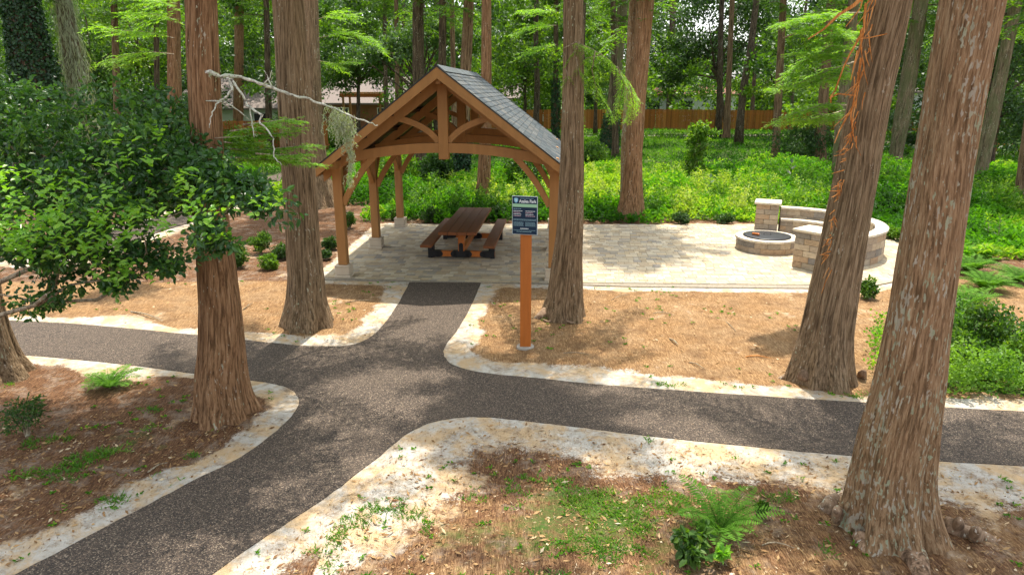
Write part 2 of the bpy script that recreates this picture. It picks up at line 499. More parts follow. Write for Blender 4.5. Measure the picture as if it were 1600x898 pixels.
def leaf_geo(C, D, Nn, L, W, fold=.18):
    """folded pointed leaf: 6 verts, 2 quads. C base points, D direction, Nn approx normal"""
    n = len(C)
    L = np.broadcast_to(L, (n,)).reshape(-1, 1); W = np.broadcast_to(W, (n,)).reshape(-1, 1)
    S = unit(np.cross(D, Nn)); U = np.cross(S, D)
    b = C; t = C + D * L - U * L * .12
    l1 = C + D * L * .32 + S * W * .5 + U * W * fold; l2 = C + D * L * .68 + S * W * .42 + U * W * fold * .6
    r1 = C + D * L * .32 - S * W * .5 + U * W * fold; r2 = C + D * L * .68 - S * W * .42 + U * W * fold * .6
    V = np.stack([b, l1, l2, t, r2, r1], 1).reshape(-1, 3)
    i = (np.arange(n) * 6)[:, None]
    F = np.concatenate([i + np.array([0, 3, 2, 1]), i + np.array([0, 5, 4, 3])], 0)
    return V, F, 6

def blade_geo(C, D, Nn, L, W):
    n = len(C)
    L = np.broadcast_to(L, (n,)).reshape(-1, 1); W = np.broadcast_to(W, (n,)).reshape(-1, 1)
    S = unit(np.cross(D, Nn))
    V = np.stack([C, C + D * L * .45 + S * W * .5, C + D * L, C + D * L * .45 - S * W * .5], 1).reshape(-1, 3)
    F = (np.arange(n) * 4)[:, None] + np.array([0, 1, 2, 3])
    return V, F, 4

def foliage_mesh(name, C, D, Nn, L, W, mat, folded=False, rnd=None):
    V, F, k = (leaf_geo if folded else blade_geo)(C, D, Nn, L, W)
    if rnd is None: rnd = RNG.random(len(C))
    return mesh_np(name, V, F, mat, {'rnd': np.repeat(np.clip(rnd, 0, 1), k)})

def clumps(centers, radii, per, flat=.7, drop=.15, lo=0.0):
    """leaf positions round clump centres -> C, D, N, rnd"""
    K = len(centers)
    idx = np.repeat(np.arange(K), per)
    n = len(idx)
    d = rand_dirs(n); rr = (lo + (1 - lo) * RNG.random(n)) ** .45
    off = d * rr[:, None] * radii[idx][:, None]; off[:, 2] *= flat
    C = centers[idx] + off
    D = unit(d * .6 + rand_dirs(n) * .8 + np.array([0, 0, -drop]))
    Nn = unit(rand_dirs(n, .9, .6))
    tone = RNG.random(K)
    rnd = np.clip(.45 * tone[idx] + .55 * RNG.random(n) , 0, 1)
    return C, D, Nn, rnd

def crown_points(c, r, K, seed=None, shell=.35):
    """clump centres in an uneven ellipsoid"""
    rg = np.random.default_rng(seed)
    d = rg.normal(size=(K, 3)); d /= np.linalg.norm(d, axis=1, keepdims=True)
    lob = 1 + .28 * np.sin(3 * np.arctan2(d[:, 1], d[:, 0]) + rg.random() * 6) * (1 - d[:, 2] ** 2) + .2 * rg.normal(size=K)
    rr = (shell + (1 - shell) * rg.random(K)) ** .6 * np.clip(lob, .5, 1.35)
    return np.array(c) + d * rr[:, None] * np.array(r)

def limbs(mb, trunk_pt, targets, r0, rg, seg=5):
    for t in targets:
        a = np.array(trunk_pt(t)); b = np.array(t)
        mid = (a + b) / 2 + rg.normal(size=3) * np.linalg.norm(b - a) * .09 + np.array([0, 0, .08 * np.linalg.norm(b - a)])
        q1 = a * .6 + mid * .4 + rg.normal(size=3) * .04
        mb.tube([a, q1, mid, (mid + b) / 2 + rg.normal(size=3) * .05, b], [r0, r0 * .8, r0 * .55, r0 * .35, r0 * .12], seg)

def spray_leaves(branches, step, tw_len, need_len, need_w, seed=0, droop=.25, dens=1.0):
    """feathery cypress sprays: branches = list of (k,3) polylines"""
    rg = np.random.default_rng(seed)
    Cs, Ds, Ns = [], [], []
    for br in branches:
        br = np.asarray(br, float)
        seg = np.linalg.norm(np.diff(br, axis=0), axis=1); cum = np.r_[0, np.cumsum(seg)]; T = cum[-1]
        ts = np.arange(T * .12, T, step)
        for s_ in ts:
            p = np.array([np.interp(s_, cum, br[:, i]) for i in range(3)])
            e = min(T, s_ + .05); q = np.array([np.interp(e, cum, br[:, i]) for i in range(3)])
            d = q - p; d = d / (np.linalg.norm(d) + 1e-6) if np.linalg.norm(d) > 1e-6 else np.array([1., 0, 0])
            side = np.cross(d, [0, 0, 1.]); side /= (np.linalg.norm(side) + 1e-6)
            for sg in (-1, 1):
                L = tw_len * (1 - .65 * s_ / T) * rg.uniform(.6, 1.15)
                td = side * sg * .8 + d * rg.uniform(.45, .9) + np.array([0, 0, rg.normal() * .18 - droop]); td /= np.linalg.norm(td)
                nn = max(3, int(L / (need_len * .30) * dens))
                u = np.linspace(.05, 1, nn)
                pos = p + td * (u * L)[:, None] + np.array([0, 0, -1.]) * (droop * .5 * L * u ** 2)[:, None]
                sd2 = np.cross(td, [0, 0, 1.]); sd2 /= (np.linalg.norm(sd2) + 1e-6)
                for s2 in (-1, 1):
                    dd = td * .55 + sd2 * s2 * .8 + rg.normal(size=(nn, 3)) * .16
                    dd[:, 2] -= .12
                    Cs.append(pos); Ds.append(dd / np.linalg.norm(dd, axis=1, keepdims=True))
                    nz = np.tile([0, 0, 1.], (nn, 1)) + rg.normal(size=(nn, 3)) * .3
                    Ns.append(nz / np.linalg.norm(nz, axis=1, keepdims=True))
    C = np.concatenate(Cs); D = np.concatenate(Ds); Nn = np.concatenate(Ns)
    n = len(C)
    return C, D, Nn, need_len * rg.uniform(.7, 1.2, n), np.full(n, need_w), np.clip(rg.random(n) * .7 + .3 * fbm(C[:, 0] * 2, C[:, 2] * 2 + C[:, 1], 2), 0, 1)

# ------------------------------------------------------------------ ground outlines (from the plan of the paths)
edgeA = [(-700, 478), (-300, 487), (0, 500), (100, 505), (200, 513), (300, 523), (400, 533), (470, 540), (530, 541), (560, 536), (585, 522), (605, 500), (622, 475), (640, 441)]
edgeB = [(752, 441), (735, 480), (715, 515), (699, 536), (693, 550), (699, 563), (715, 573), (760, 583), (850, 592), (950, 602), (1100, 613), (1300, 626), (1450, 635), (1600, 643), (1900, 660), (2300, 684)]
edgeC = [(-700, 528), (-300, 541), (0, 553), (100, 560), (200, 570), (300, 583), (390, 594), (430, 600), (456, 609), (466, 622), (464, 637), (450, 656), (420, 683), (370, 718), (300, 752), (200, 805), (100, 858), (20, 900), (-160, 1000), (-500, 1200)]
edgeD = [(60, 1090), (200, 990), (330, 898), (400, 848), (500, 783), (580, 723), (620, 690), (650, 670), (690, 656), (740, 651), (800, 655), (900, 667), (1050, 685), (1200, 700), (1350, 713), (1600, 728), (1900, 745), (2300, 770)]

def dens(poly, n=8):
    """Catmull-Rom smoothing on world points"""
    p = [np.array(G(*q)) for q in poly]
    out = []
    for i in range(len(p) - 1):
        p0 = p[max(i - 1, 0)]; p1 = p[i]; p2 = p[i + 1]; p3 = p[min(i + 2, len(p) - 1)]
        for k in range(n):
            t = k / n
            out.append(.5 * ((2 * p1) + (-p0 + p2) * t + (2 * p0 - 5 * p1 + 4 * p2 - p3) * t * t + (-p0 + 3 * p1 - 3 * p2 + p3) * t ** 3))
    out.append(p[-1])
    return np.array(out)

wA, wB, wC, wD = (dens(e) for e in (edgeA, edgeB, edgeC, edgeD))
path_poly = np.concatenate([wA, wB, wD[::-1], wC[::-1]])
def jit(p):
    q = p.copy(); q += .012 * np.stack([fbm(p[:, 0] * 9, p[:, 1] * 9, 3) - .5, fbm(p[:, 0] * 9 + 40, p[:, 1] * 9, 3) - .5], 1) * 2
    return q
path_poly = jit(path_poly)
patio_px = [(503, 438), (640, 441), (752, 442), (1000, 449), (1200, 451), (1345, 452), (1398, 441), (1412, 415), (1405, 386), (1385, 366), (1340, 356), (1250, 353), (900, 352.5), (600, 352)]
patio_poly = np.array([G(*q) for q in patio_px])
path2_px = [(100, 400), (210, 362), (300, 335), (395, 296), (445, 277), (500, 262), (560, 252)]
path2_w = np.array([G(*q) for q in path2_px])
track_px = [(700, 214), (1000, 213), (1100, 213), (1230, 212), (1320, 216), (1400, 226), (1500, 236), (1700, 246)]

def inside(poly, x, y):
    c = np.zeros(x.shape, bool); n = len(poly); j = n - 1
    for i in range(n):
        xi, yi = poly[i]; xj, yj = poly[j]
        m = ((yi > y) != (yj > y)) & (x < (xj - xi) * (y - yi) / (yj - yi + 1e-12) + xi)
        c ^= m; j = i
    return c

def dist_poly(poly, x, y, closed=True):
    d = np.full(x.shape, 1e9); n = len(poly)
    for i in range(n if closed else n - 1):
        a = poly[i]; b = poly[(i + 1) % n]; ab = b - a; L = ab @ ab + 1e-12
        t = np.clip(((x - a[0]) * ab[0] + (y - a[1]) * ab[1]) / L, 0, 1)
        d = np.minimum(d, np.hypot(x - a[0] - t * ab[0], y - a[1] - t * ab[1]))
    return d

def to_px(x, y, z=0.0):
    dz = CAMH - z
    zc = y * cp + dz * sp
    return 800 + FPX * x / zc, 449 + FPX * (dz * cp - y * sp) / zc

def masks(x, y):
    """sand, green, straw fields on the ground plan"""
    px, py = to_px(x, np.maximum(y, 1.5))
    dp = dist_poly(path_poly, x, y); ins = inside(path_poly, x, y)
    dp = np.where(ins, 0, dp)
    d2 = dist_poly(path2_w, x, y, False)
    dpa = np.where(inside(patio_poly, x, y), 0, dist_poly(patio_poly, x, y))
    wide = .33 + .34 * (fbm(x * .9, y * .9, 3) - .5) * 2
    # broad sandy shoulder at the lower fork and in front of the patio
    wide = wide + np.where((x > -1.6) & (y < 7.4), .42, 0) + np.where((x < -.5) & (y < 6.4), .18, 0)
    sand = 1 - np.clip((dp - wide * .55) / (wide * .95), 0, 1)
    sand = np.maximum(sand, 1 - np.clip((d2 - .9) / .5, 0, 1))
    sand = np.maximum(sand, .95 * (1 - np.clip((dpa - .12) / .28, 0, 1)))
    g = np.clip((y - 19.9) / .9, 0, 1)
    g = np.where(x < -4, np.clip((y - 22.5 + (-x - 4) * .1) / 2.0, 0, 1), g)
    # right-hand side beds
    gr = np.clip((x - (9.6 - (19 - y) * .15)) / 1.2, 0, 1) * np.clip((y - 16) / 1.5, 0, 1)
    bl = (px > 1475) & (py > 530) & (py < 620) & (dp > .5)
    g = np.maximum(g, gr); g = np.maximum(g, np.where(bl, .9, 0))
    # thin lawn patches near the camera
    blob = lambda cx, cy, rx, ry, a: a * np.exp(-(((px - cx) / rx) ** 2 + ((py - cy) / ry) ** 2))
    gp = blob(760, 850, 260, 70, .60) + blob(1000, 800, 190, 60, .66) + blob(640, 750, 70, 60, .35) + blob(1220, 780, 60, 30, .6) \
        + blob(215, 690, 90, 35, .72) + blob(30, 720, 90, 35, .62) + blob(300, 785, 60, 25, .4) + blob(880, 760, 60, 40, .4) + blob(1100, 900, 200, 50, .4) + blob(120, 640, 60, 20, .4)
    g = np.maximum(g, np.where(dp > .12, gp, 0))
    straw = np.where((py > 435) & (py < 640) & (px > 620), .95, .2)
    straw = np.where((py > 440) & (py < 560) & (px < 640), .72, straw)
    straw = np.where(py > 780, .45, straw)
    straw = np.where((px < 620) & (py <= 440), .22, straw)
    straw = np.where((py > 600) & (px < 500), .28, straw)
    sand = sand * np.where((px > 560) & (py > 660), .86, 1) + np.where((px > 560) & (px < 1300) & (py > 655) & (py < 780), .10, 0) * (dp < 1.6)
    return np.clip(sand, 0, 1), np.clip(g, 0, 1), straw, dp, dpa, d2

# terrain: one sheet reaching the horizon, fine near the camera
def axis(lo, hi, fine_lo, fine_hi, step, grow=1.18):
    a = list(np.arange(fine_lo, fine_hi, step)); s = step
    while a[-1] < hi: s *= grow; a.append(a[-1] + s)
    s = step; b = []
    x = fine_lo
    while x > lo: s *= grow; x -= s; b.append(x)
    return np.array(b[::-1] + a)

gx = axis(-700, 700, -8.5, 11.5, .06); gy = axis(-200, 1200, 3.0, 16.5, .06, 1.06)
X, Y = np.meshgrid(gx, gy, indexing='ij')
xf, yf = X.ravel(), Y.ravel()
sand, green, straw, dp, dpa, d2 = masks(xf, yf)
amp = np.clip((np.minimum(np.minimum(dp, dpa), np.maximum(d2 - 1.0, 0)) - .05) / .6, 0, 1) * np.where(yf > 60, .3, 1)
Z = amp * (.10 * (fbm(xf * .8 + 5, yf * .8, 3) - .45) + .035 * (fbm(xf * 4, yf * 4, 3) - .5) + .02 * (fbm(xf * 14, yf * 14, 2) - .5))
ntx, nty = len(gx), len(gy)
ii = np.arange(ntx * nty).reshape(ntx, nty)
F = np.stack([ii[:-1, :-1], ii[1:, :-1], ii[1:, 1:], ii[:-1, 1:]], -1).reshape(-1, 4)
me = mesh_np('ground', np.stack([xf, yf, Z], 1), F, M['ground'], {'sand': sand, 'green': green, 'straw': straw}, smooth=True)
tag(link('ground', me), kind='structure')

def gz(x, y):
    """ground height near (x, y)"""
    i = np.clip(np.searchsorted(gx, x), 0, ntx - 1); j = np.clip(np.searchsorted(gy, y), 0, nty - 1)
    return Z.reshape(ntx, nty)[i, j]

def flat_poly(name, poly, z, mat, kind='structure', thick=.0):
    me = bpy.data.meshes.new(name)
    n = len(poly)
    vs = [(p[0], p[1], z) for p in poly] + [(p[0], p[1], z - .06) for p in poly]
    fs = [tuple(range(n))] + [(i, i + n, (i + 1) % n + n, (i + 1) % n) for i in range(n)]
    me.from_pydata(vs, [], fs); me.update()
    if me.polygons[0].normal.z < 0: me.flip_normals()
    me.materials.append(mat)
    return tag(link(name, me), kind=kind)

flat_poly('path', path_poly, .007, M['path'])
# second path in the distance
def ribbon(name, pts, wdt, z, mat):
    pts = np.array(pts); n = len(pts); V = []
    t = np.gradient(pts, axis=0); t /= np.linalg.norm(t, axis=1, keepdims=True)
    s = np.stack([-t[:, 1], t[:, 0]], 1)
    L = pts + s * wdt / 2; Rr = pts - s * wdt / 2
    return flat_poly(name, np.concatenate([L, Rr[::-1]]), z, mat)
def smooth_w(pxs, n=6): return dens(pxs, n)
ribbon('path_far', smooth_w(path2_px), 1.5, .022, M['path'])
ribbon('gravel_track', smooth_w(track_px), 1.6, .024, M['gravel'])

# ------------------------------------------------------------------ paver patio
YAW = R(-3.5)      # patio, shelter and table share this heading
ux = np.array([math.cos(YAW), math.sin(YAW)]); uy = np.array([-math.sin(YAW), math.cos(YAW)])
def clip_poly(sub, clipper):
    out = [np.array(p) for p in sub]; n = len(clipper)
    for i in range(n):
        a = clipper[i]; b = clipper[(i + 1) % n]; inp = out; out = []
        if not inp: break
        side = lambda p: (b[0] - a[0]) * (p[1] - a[1]) - (b[1] - a[1]) * (p[0] - a[0])
        for k in range(len(inp)):
            p, q = inp[k], inp[(k + 1) % len(inp)]; sp_, sq = side(p), side(q)
            if sp_ >= 0: out.append(p)
            if (sp_ >= 0) != (sq >= 0): out.append(p + (q - p) * (sp_ / (sp_ - sq)))
    return out
hull = patio_poly  # listed counter-clockwise seen from above
flat_poly('patio_bed', patio_poly, .018, M['bed'])
tones = [(.45, .37, .25), (.49, .41, .285), (.41, .33, .22), (.33, .29, .225), (.42, .37, .28), (.45, .355, .225), (.30, .27, .225), (.51, .44, .32), (.37, .295, .195), (.46, .39, .28)]
pv = MB(); y = -2.0
O = np.array([-4.5, 12.4])
area = lambda P_: .5 * abs(sum(P_[i][0] * P_[(i + 1) % len(P_)][1] - P_[(i + 1) % len(P_)][0] * P_[i][1] for i in range(len(P_))))
sgn = sum(hull[i][0] * hull[(i + 1) % len(hull)][1] - hull[(i + 1) % len(hull)][0] * hull[i][1] for i in range(len(hull)))
H_ = hull if sgn > 0 else hull[::-1]
while y < 9:
    rh = random.choice((.115, .115, .175, .175, .235)); x = -2.0 + random.random() * .2
    while x < 16.5:
        wd = random.choice((.115, .175, .175, .235, .29)) if rh > .12 else random.choice((.175, .235))
        g_ = .0035
        q = [O + ux * (x + g_) + uy * (y + g_), O + ux * (x + wd - g_) + uy * (y + g_), O + ux * (x + wd - g_) + uy * (y + rh - g_), O + ux * (x + g_) + uy * (y + rh - g_)]
        c = clip_poly(q, H_)
        if len(c) >= 3 and area(c) > .0015:
            n = len(c); zt = .030 + random.uniform(-.0012, .0012)
            t = random.choice(tones); k = random.uniform(.82, 1.12)
            pv.cur = tuple(min(1, v * k) for v in t)
            pv.add([(p[0], p[1], zt) for p in c] + [(p[0], p[1], .012) for p in c], [tuple(range(n))] + [(i, i + n, (i + 1) % n + n, (i + 1) % n) for i in range(n)])
        x += wd
    y += rh
tag(pv.build('paver_patio', M['pavers'], tint=True), kind='structure')

# ------------------------------------------------------------------ pavilion
PO = (-1.345, 13.78, .03)
pav = thing('picnic_pavilion', PO, 'brown timber picnic pavilion with arched truss and grey shingled gable roof on the patio', 'pavilion', rz=YAW)
HW = 2.19          # half distance between posts
BAY = 2.72
RIDGE = 4.17; EAVE = 2.235; EH = 2.52; FO = .58; TOT = 2 * BAY
slope = (RIDGE - EAVE) / EH
rz_at = lambda x: RIDGE - slope * abs(x)
for iy in range(3):
    for sx in (-1, 1):
        x, y = sx * HW, iy * BAY
        b = MB(); b.box((x, y, .02), (.33, .33, .06), ch=.01); b.box((x, y, .135), (.30, .30, .17), ch=.012); b.box((x, y, .235), (.32, .32, .035), ch=.01)
        b.build('stone_footing', M['stone_base'], pav)
        b = MB(); b.box((x, y, 1.25), (.185, .185, 2.0), ch=.01); b.box((x, y, 2.32), (.205, .205, .18), ch=.01)
        b.box((x, y, 2.39 - .1 + .06), (.18, .18, .22), ch=.008)
        b.build('post', M['timber'], pav)
def arch_z(x):     # underside of the arched tie beam
    return 2.57 - .27 * (x / HW) ** 2
for iy in range(3):
    y = iy * BAY; hb = .085
    b = MB()
    xs = np.linspace(-HW - .08, HW + .08, 25)
    b.arch([(x, arch_z(x) + .19) for x in xs], [(x, arch_z(x)) for x in xs], y - hb, y + hb)
    b.build('tie_beam', M['timber'], pav)
    b = MB(); b.box((0, y, (2.44 + 3.97) / 2), (.20, .20, 3.97 - 2.44), ch=.01)
    for z in (2.62, 2.7):
        for dx in (-.05, .05): b.tube([(dx, y - .1, z), (dx, y - .112, z)], .011, 6)
    b.build('king_post', M['timber'], pav)
    for sx in (-1, 1):
        b = MB()
        # principal rafter
        n_ = Vector((slope, 0, 1)).normalized()
        x1 = HW + .27
        a0 = (0, rz_at(0) - .16); a1 = (sx * x1, rz_at(x1) - .16)
        poly = [(0, rz_at(0) - .11), (sx * x1, rz_at(x1) - .11), (sx * x1, rz_at(x1) - .30), (0, rz_at(0) - .34)]
        if sx < 0: poly = poly[::-1]
        b.prism(poly, y - .075, y + .075)
        b.build('rafter', M['timber'], pav)
        # curved strut
        b = MB(); T, Bt = [], []
        p0 = np.array([sx * .10, 2.78]); p2 = np.array([sx * .86, rz_at(.86) - .29]); p1 = np.array([sx * .33, 3.10])
        for t in np.linspace(0, 1, 12):
            p = (1 - t) ** 2 * p0 + 2 * t * (1 - t) * p1 + t * t * p2
            d = 2 * (1 - t) * (p1 - p0) + 2 * t * (p2 - p1); d /= np.linalg.norm(d); nn = np.array([-d[1], d[0]]) * sx * .058
            T.append(p + nn); Bt.append(p - nn)
        b.arch(T, Bt, y - .065, y + .065); b.build('curved_strut', M['timber'], pav)
        # knee brace (cross direction)
        b = MB(); T, Bt = [], []
        p0 = np.array([sx * (HW - .09), 1.52]); p2 = np.array([sx * (HW - .78), arch_z(HW - .78) + .03]); p1 = np.array([sx * (HW - .36), 2.08])
        for t in np.linspace(0, 1, 12):
            p = (1 - t) ** 2 * p0 + 2 * t * (1 - t) * p1 + t * t * p2
            d = 2 * (1 - t) * (p1 - p0) + 2 * t * (p2 - p1); d /= np.linalg.norm(d); nn = np.array([-d[1], d[0]]) * .058
            T.append(p + nn); Bt.append(p - nn)
        b.arch(T, Bt, y - .06, y + .06); b.build('knee_brace', M['timber'], pav)
# eave beams with lengthwise braces, ridge beam, purlins, deck, shingles, barge boards
for sx in (-1, 1):
    b = MB(); b.box((sx * HW, TOT / 2, 2.335), (.15, TOT + .7, .16), ch=.008); b.build('eave_beam', M['timber'], pav)
    for y0, dy in ((0, 1), (BAY, -1), (BAY, 1), (TOT, -1)):
        b = MB(); b.beam((sx * HW, y0 + dy * .06, 1.62), (sx * HW, y0 + dy * .66, 2.26), .10, .10, up=(1, 0, 0)); b.build('knee_brace', M['timber'], pav)
    for f in (.18, .40, .62, .84):
        xx = sx * EH * f
        b = MB(); b.box((xx, TOT / 2, rz_at(xx) - .085), (.09, TOT + 2 * FO - .1, .07)); b.build('purlin', M['deck'], pav)  # purlins share the deck colour with shade put in
b = MB(); b.box((0, TOT / 2, RIDGE - .20), (.09, TOT + 2 * FO - .1, .2)); b.build('ridge_beam', M['timber'], pav)
sl_n = Vector((slope, 0, 1)).normalized()
roof_parts = []
for sx in (-1, 1):
    # deck boards running down the slope-lengthwise, small gaps
    b = MB(); nb = 18; L = math.hypot(EH, RIDGE - EAVE)
    for i in range(nb):
        f0 = i / nb + .0025; f1 = (i + 1) / nb - .0025
        p = [(sx * EH * f0, rz_at(EH * f0)), (sx * EH * f1, rz_at(EH * f1))]
        poly = [(p[0][0], p[0][1]), (p[1][0], p[1][1]), (p[1][0], p[1][1] - .035), (p[0][0], p[0][1] - .035)]
        if sx < 0: poly = poly[::-1]
        b.prism(poly, -FO, TOT + FO)
    rf = b.build('roof_deck', M['deck'], pav)
    # shingles: overlapping tabs
    b = MB(); rows = 24; row = L / rows
    for i in range(rows):
        f0 = i / rows; f1 = min(1.012, (i + 1) / rows + .006)
        yy = -FO - .02 - random.random() * .12
        while yy < TOT + FO + .02:
            ww = random.uniform(.16, .26); y0 = max(yy, -FO - .02); y1 = min(yy + ww - .006, TOT + FO + .02)
            if y1 > y0 + .01:
                lift0 = .012; lift1 = .024 + random.uniform(0, .004)
                k = random.uniform(.75, 1.2); t = random.choice([(.048, .062, .072), (.060, .074, .084), (.042, .055, .065), (.072, .084, .088), (.11, .112, .108)])
                b.cur = tuple(v * k for v in t)
                xa, xb = sx * EH * f0, sx * EH * f1
                za, zb = rz_at(EH * f0) + lift0, RIDGE - slope * EH * f1 + lift1
                q = [(xa, y0, za), (xa, y1, za), (xb, y1, zb), (xb, y0, zb)]
                lo = [(p_[0], p_[1], p_[2] - .011) for p_ in q]
                fs = [(0, 1, 2, 3), (7, 6, 5, 4), (3, 2, 6, 7), (0, 3, 7, 4), (2, 1, 5, 6)]
                if sx > 0: fs = [f_[::-1] for f_ in fs]
                b.add(q + lo, fs)
            yy += ww
    b.build('roof_shingles', M['shingle'], pav, tint=True)
    for yb, nm in ((-FO - .035, 'barge_board'), (TOT + FO + .035, 'barge_board')):
        b = MB(); zt = -.004
        poly = [(0, RIDGE + zt), (sx * (EH + .01), RIDGE - slope * (EH + .01) + zt), (sx * (EH + .01), RIDGE - slope * (EH + .01) - .165), (0, RIDGE - .205)]
        if sx < 0: poly = poly[::-1]
        b.prism(poly, yb - .022, yb + .022); b.build('barge_board', M['timber'], pav)
        b = MB(); poly = [(0, RIDGE + .03), (sx * (EH + .03), RIDGE - slope * (EH + .03) + .03), (sx * (EH + .03), RIDGE - slope * (EH + .03) + .002), (0, RIDGE + .002)]
        if sx < 0: poly = poly[::-1]
        e = -.03 if yb < 0 else .03
        b.prism(poly, yb + e - .004, yb - e * .2 + .004) if False else b.prism(poly, min(yb - .03, yb + .03), max(yb - .03, yb + .03)); b.build('drip_edge', M['drip'], pav)
    b = MB(); b.box((sx * (EH + .012), TOT / 2, EAVE - .065), (.025, TOT + 2 * FO, .13)); b.build('eave_board', M['timber'], pav)
b = MB(); b.cur = (.13, .14, .14)
n_c = 22
for i in range(n_c):
    y0 = -FO - .02 + (TOT + 2 * FO + .04) * i / n_c; y1 = -FO - .02 + (TOT + 2 * FO + .04) * (i + 1) / n_c - .006
    k = random.uniform(.8, 1.2); b.cur = (.08 * k, .095 * k, .10 * k)
    for sx in (-1, 1):
        q = [(0, y0, RIDGE + .045), (0, y1, RIDGE + .045), (sx * .15, y1, RIDGE - slope * .15 + .040), (sx * .15, y0, RIDGE - slope * .15 + .040)]
        b.add(q, [(0, 1, 2, 3) if sx < 0 else (3, 2, 1, 0)])
b.build('ridge_cap', M['shingle'], pav, tint=True)

# ------------------------------------------------------------------ picnic table
tb = thing('picnic_table', (-1.10, 16.55, .03), 'long dark brown plank picnic table with attached benches under the pavilion', 'picnic table', rz=R(-4.2))
TL = 3.35
def plank(name, cx, wdt, z, th, L, nplk, mat=M['timber_dark']):
    b = MB(); pw = wdt / nplk
    for i in range(nplk): b.box((cx - wdt / 2 + pw * (i + .5), 0, z - th / 2), (pw - .008, L, th), ch=.006)
    return b.build(name, mat, tb)
plank('tabletop', 0, .86, .73, .07, TL, 4)
for sx in (-1, 1): plank('bench_seat', sx * .71, .27, .43, .06, TL, 1)
for sy in (-1, 1):
    y = sy * 1.03
    b = MB(); b.box((0, y, .10), (1.56, .12, .13), ch=.006); b.build('base_beam', M['timber_orange'], tb)
    b = MB(); b.box((0, y, .165 + .24), (.14, .14, .48), ch=.006); b.build('center_post', M['timber_orange'], tb)
    b = MB(); b.box((0, y, .615), (.72, .10, .09), ch=.006); b.build('top_bearer', M['timber_orange'], tb)
    for sx in (-1, 1):
        b = MB(); b.box((sx * .70, y, .27), (.12, .12, .19), ch=.006); b.build('bench_leg', M['black_metal'], tb)
        b = MB(); b.box((sx * .73, y, .135), (.10, .135, .27)); b.box((sx * .62, y, .10), (.22, .132, .142))
        b.tube([(sx * .50, y - .066, .10), (sx * .50, y + .066, .10)], .071, 10)
        b.build('corner_bracket', M['black_metal'], tb)
    b = MB(); b.box((0, y, .10), (.36, .134, .144)); b.box((0, y, .24), (.10, .152, .16)); b.tube([(0, y - .076, .32), (0, y + .076, .32)], .05, 10)
    for sx in (-1, 1): b.tube([(sx * .18, y - .067, .10), (sx * .18, y + .067, .10)], .072, 10)
    b.build('center_bracket', M['black_metal'], tb)
b = MB(); b.beam((0, -1.0, .135), (0, 1.0, .135), .10, .12); b.build('stretcher', M['timber_orange'], tb)
for sg_ in (-1, 1):
    b = MB(); b.beam((.0, sg_ * .95, .20), (0, sg_ * .25, .62), .07, .08); b.build('diagonal_brace', M['timber_orange'], tb)

# ------------------------------------------------------------------ block fire pit and seat wall
bt = [(.42, .31, .205), (.46, .37, .265), (.37, .295, .22), (.29, .245, .20), (.48, .39, .28), (.43, .30, .19), (.39, .325, .25), (.25, .225, .20)]
def arc_blocks(b, cx, cy, r0, r1, a0, a1, z0, z1, course=.125, blen=.26, gap=.006, tones=bt, closed=False):
    nc = max(1, round((z1 - z0) / course)); ch = (z1 - z0) / nc
    for ic in range(nc):
        nb = max(1, round(abs(a1 - a0) * r1 / blen)); off = (.5 if ic % 2 else 0)
        edges = [a0 + (a1 - a0) * min(1, max(0, (i + off) / nb)) for i in range(-1, nb + 1)]
        edges = sorted(set([a0] + [e for e in edges] + [a1]))
        for e0, e1 in zip(edges[:-1], edges[1:]):
            if (e1 - e0) * r1 < .02: continue
            t = random.choice(tones); k = random.uniform(.85, 1.15); b.cur = tuple(v * k for v in t)
            ga = gap / r1; jr = random.uniform(-.006, .006)
            ns = max(2, int((e1 - e0) * r1 / .10)); vs = []; za = z0 + ic * ch + gap / 2; zb = z0 + (ic + 1) * ch - gap / 2
            for s_ in range(ns + 1):
                a = e0 + ga / 2 + (e1 - e0 - ga) * s_ / ns; ca, sa = math.cos(a), math.sin(a)
                for rr, zz in ((r0 - jr, za), (r1 + jr, za), (r1 + jr, zb), (r0 - jr, zb)): vs.append((cx + rr * ca, cy + rr * sa, zz))
            fs = []
            for s_ in range(ns):
                for k_ in range(4): fs.append((s_ * 4 + k_, s_ * 4 + (k_ + 1) % 4, s_ * 4 + 4 + (k_ + 1) % 4, s_ * 4 + 4 + k_))
            fs += [(3, 2, 1, 0), (ns * 4, ns * 4 + 1, ns * 4 + 2, ns * 4 + 3)]
            fs = [f_[::-1] for f_ in fs]
            b.add(vs, fs)
def block_pillar(b, cx, cy, wd, z0, z1, rz, course=.125):
    nc = round((z1 - z0) / course); ch = (z1 - z0) / nc
    for i in range(nc):
        for sx in (-1, 1):
            for sy in (-1, 1):
                t = random.choice(bt); k = random.uniform(.85, 1.15); b.cur = tuple(v * k for v in t)
                spl = (.62 if i % 2 else .38); wx = wd * (spl if sx < 0 else 1 - spl); wy = wd * ((1 - spl) if sy < 0 else spl)
                ox = -wd / 2 + wx / 2 if sx < 0 else wd / 2 - wx / 2; oy = -wd / 2 + wy / 2 if sy < 0 else wd / 2 - wy / 2
                ca, sa = math.cos(rz), math.sin(rz)
                b.box((cx + ox * ca - oy * sa, cy + ox * sa + oy * ca, z0 + ch * (i + .5)), (wx - .006, wy - .006, ch - .005), rz=rz, ch=.007)
fpX, fpY = 7.57 * .826, 19.9 * .826
fp = thing('fire_pit', (fpX, fpY, .03), 'round low stone block fire pit with a black metal lid on the patio', 'fire pit')
b = MB(); arc_blocks(b, 0, 0, .50, .71, 0, 2 * math.pi, 0, .27, .135, .30); b.build('block_ring', M['blocks'], fp, tint=True)
capt = [(.62, .55, .44), (.66, .59, .47), (.58, .51, .41)]
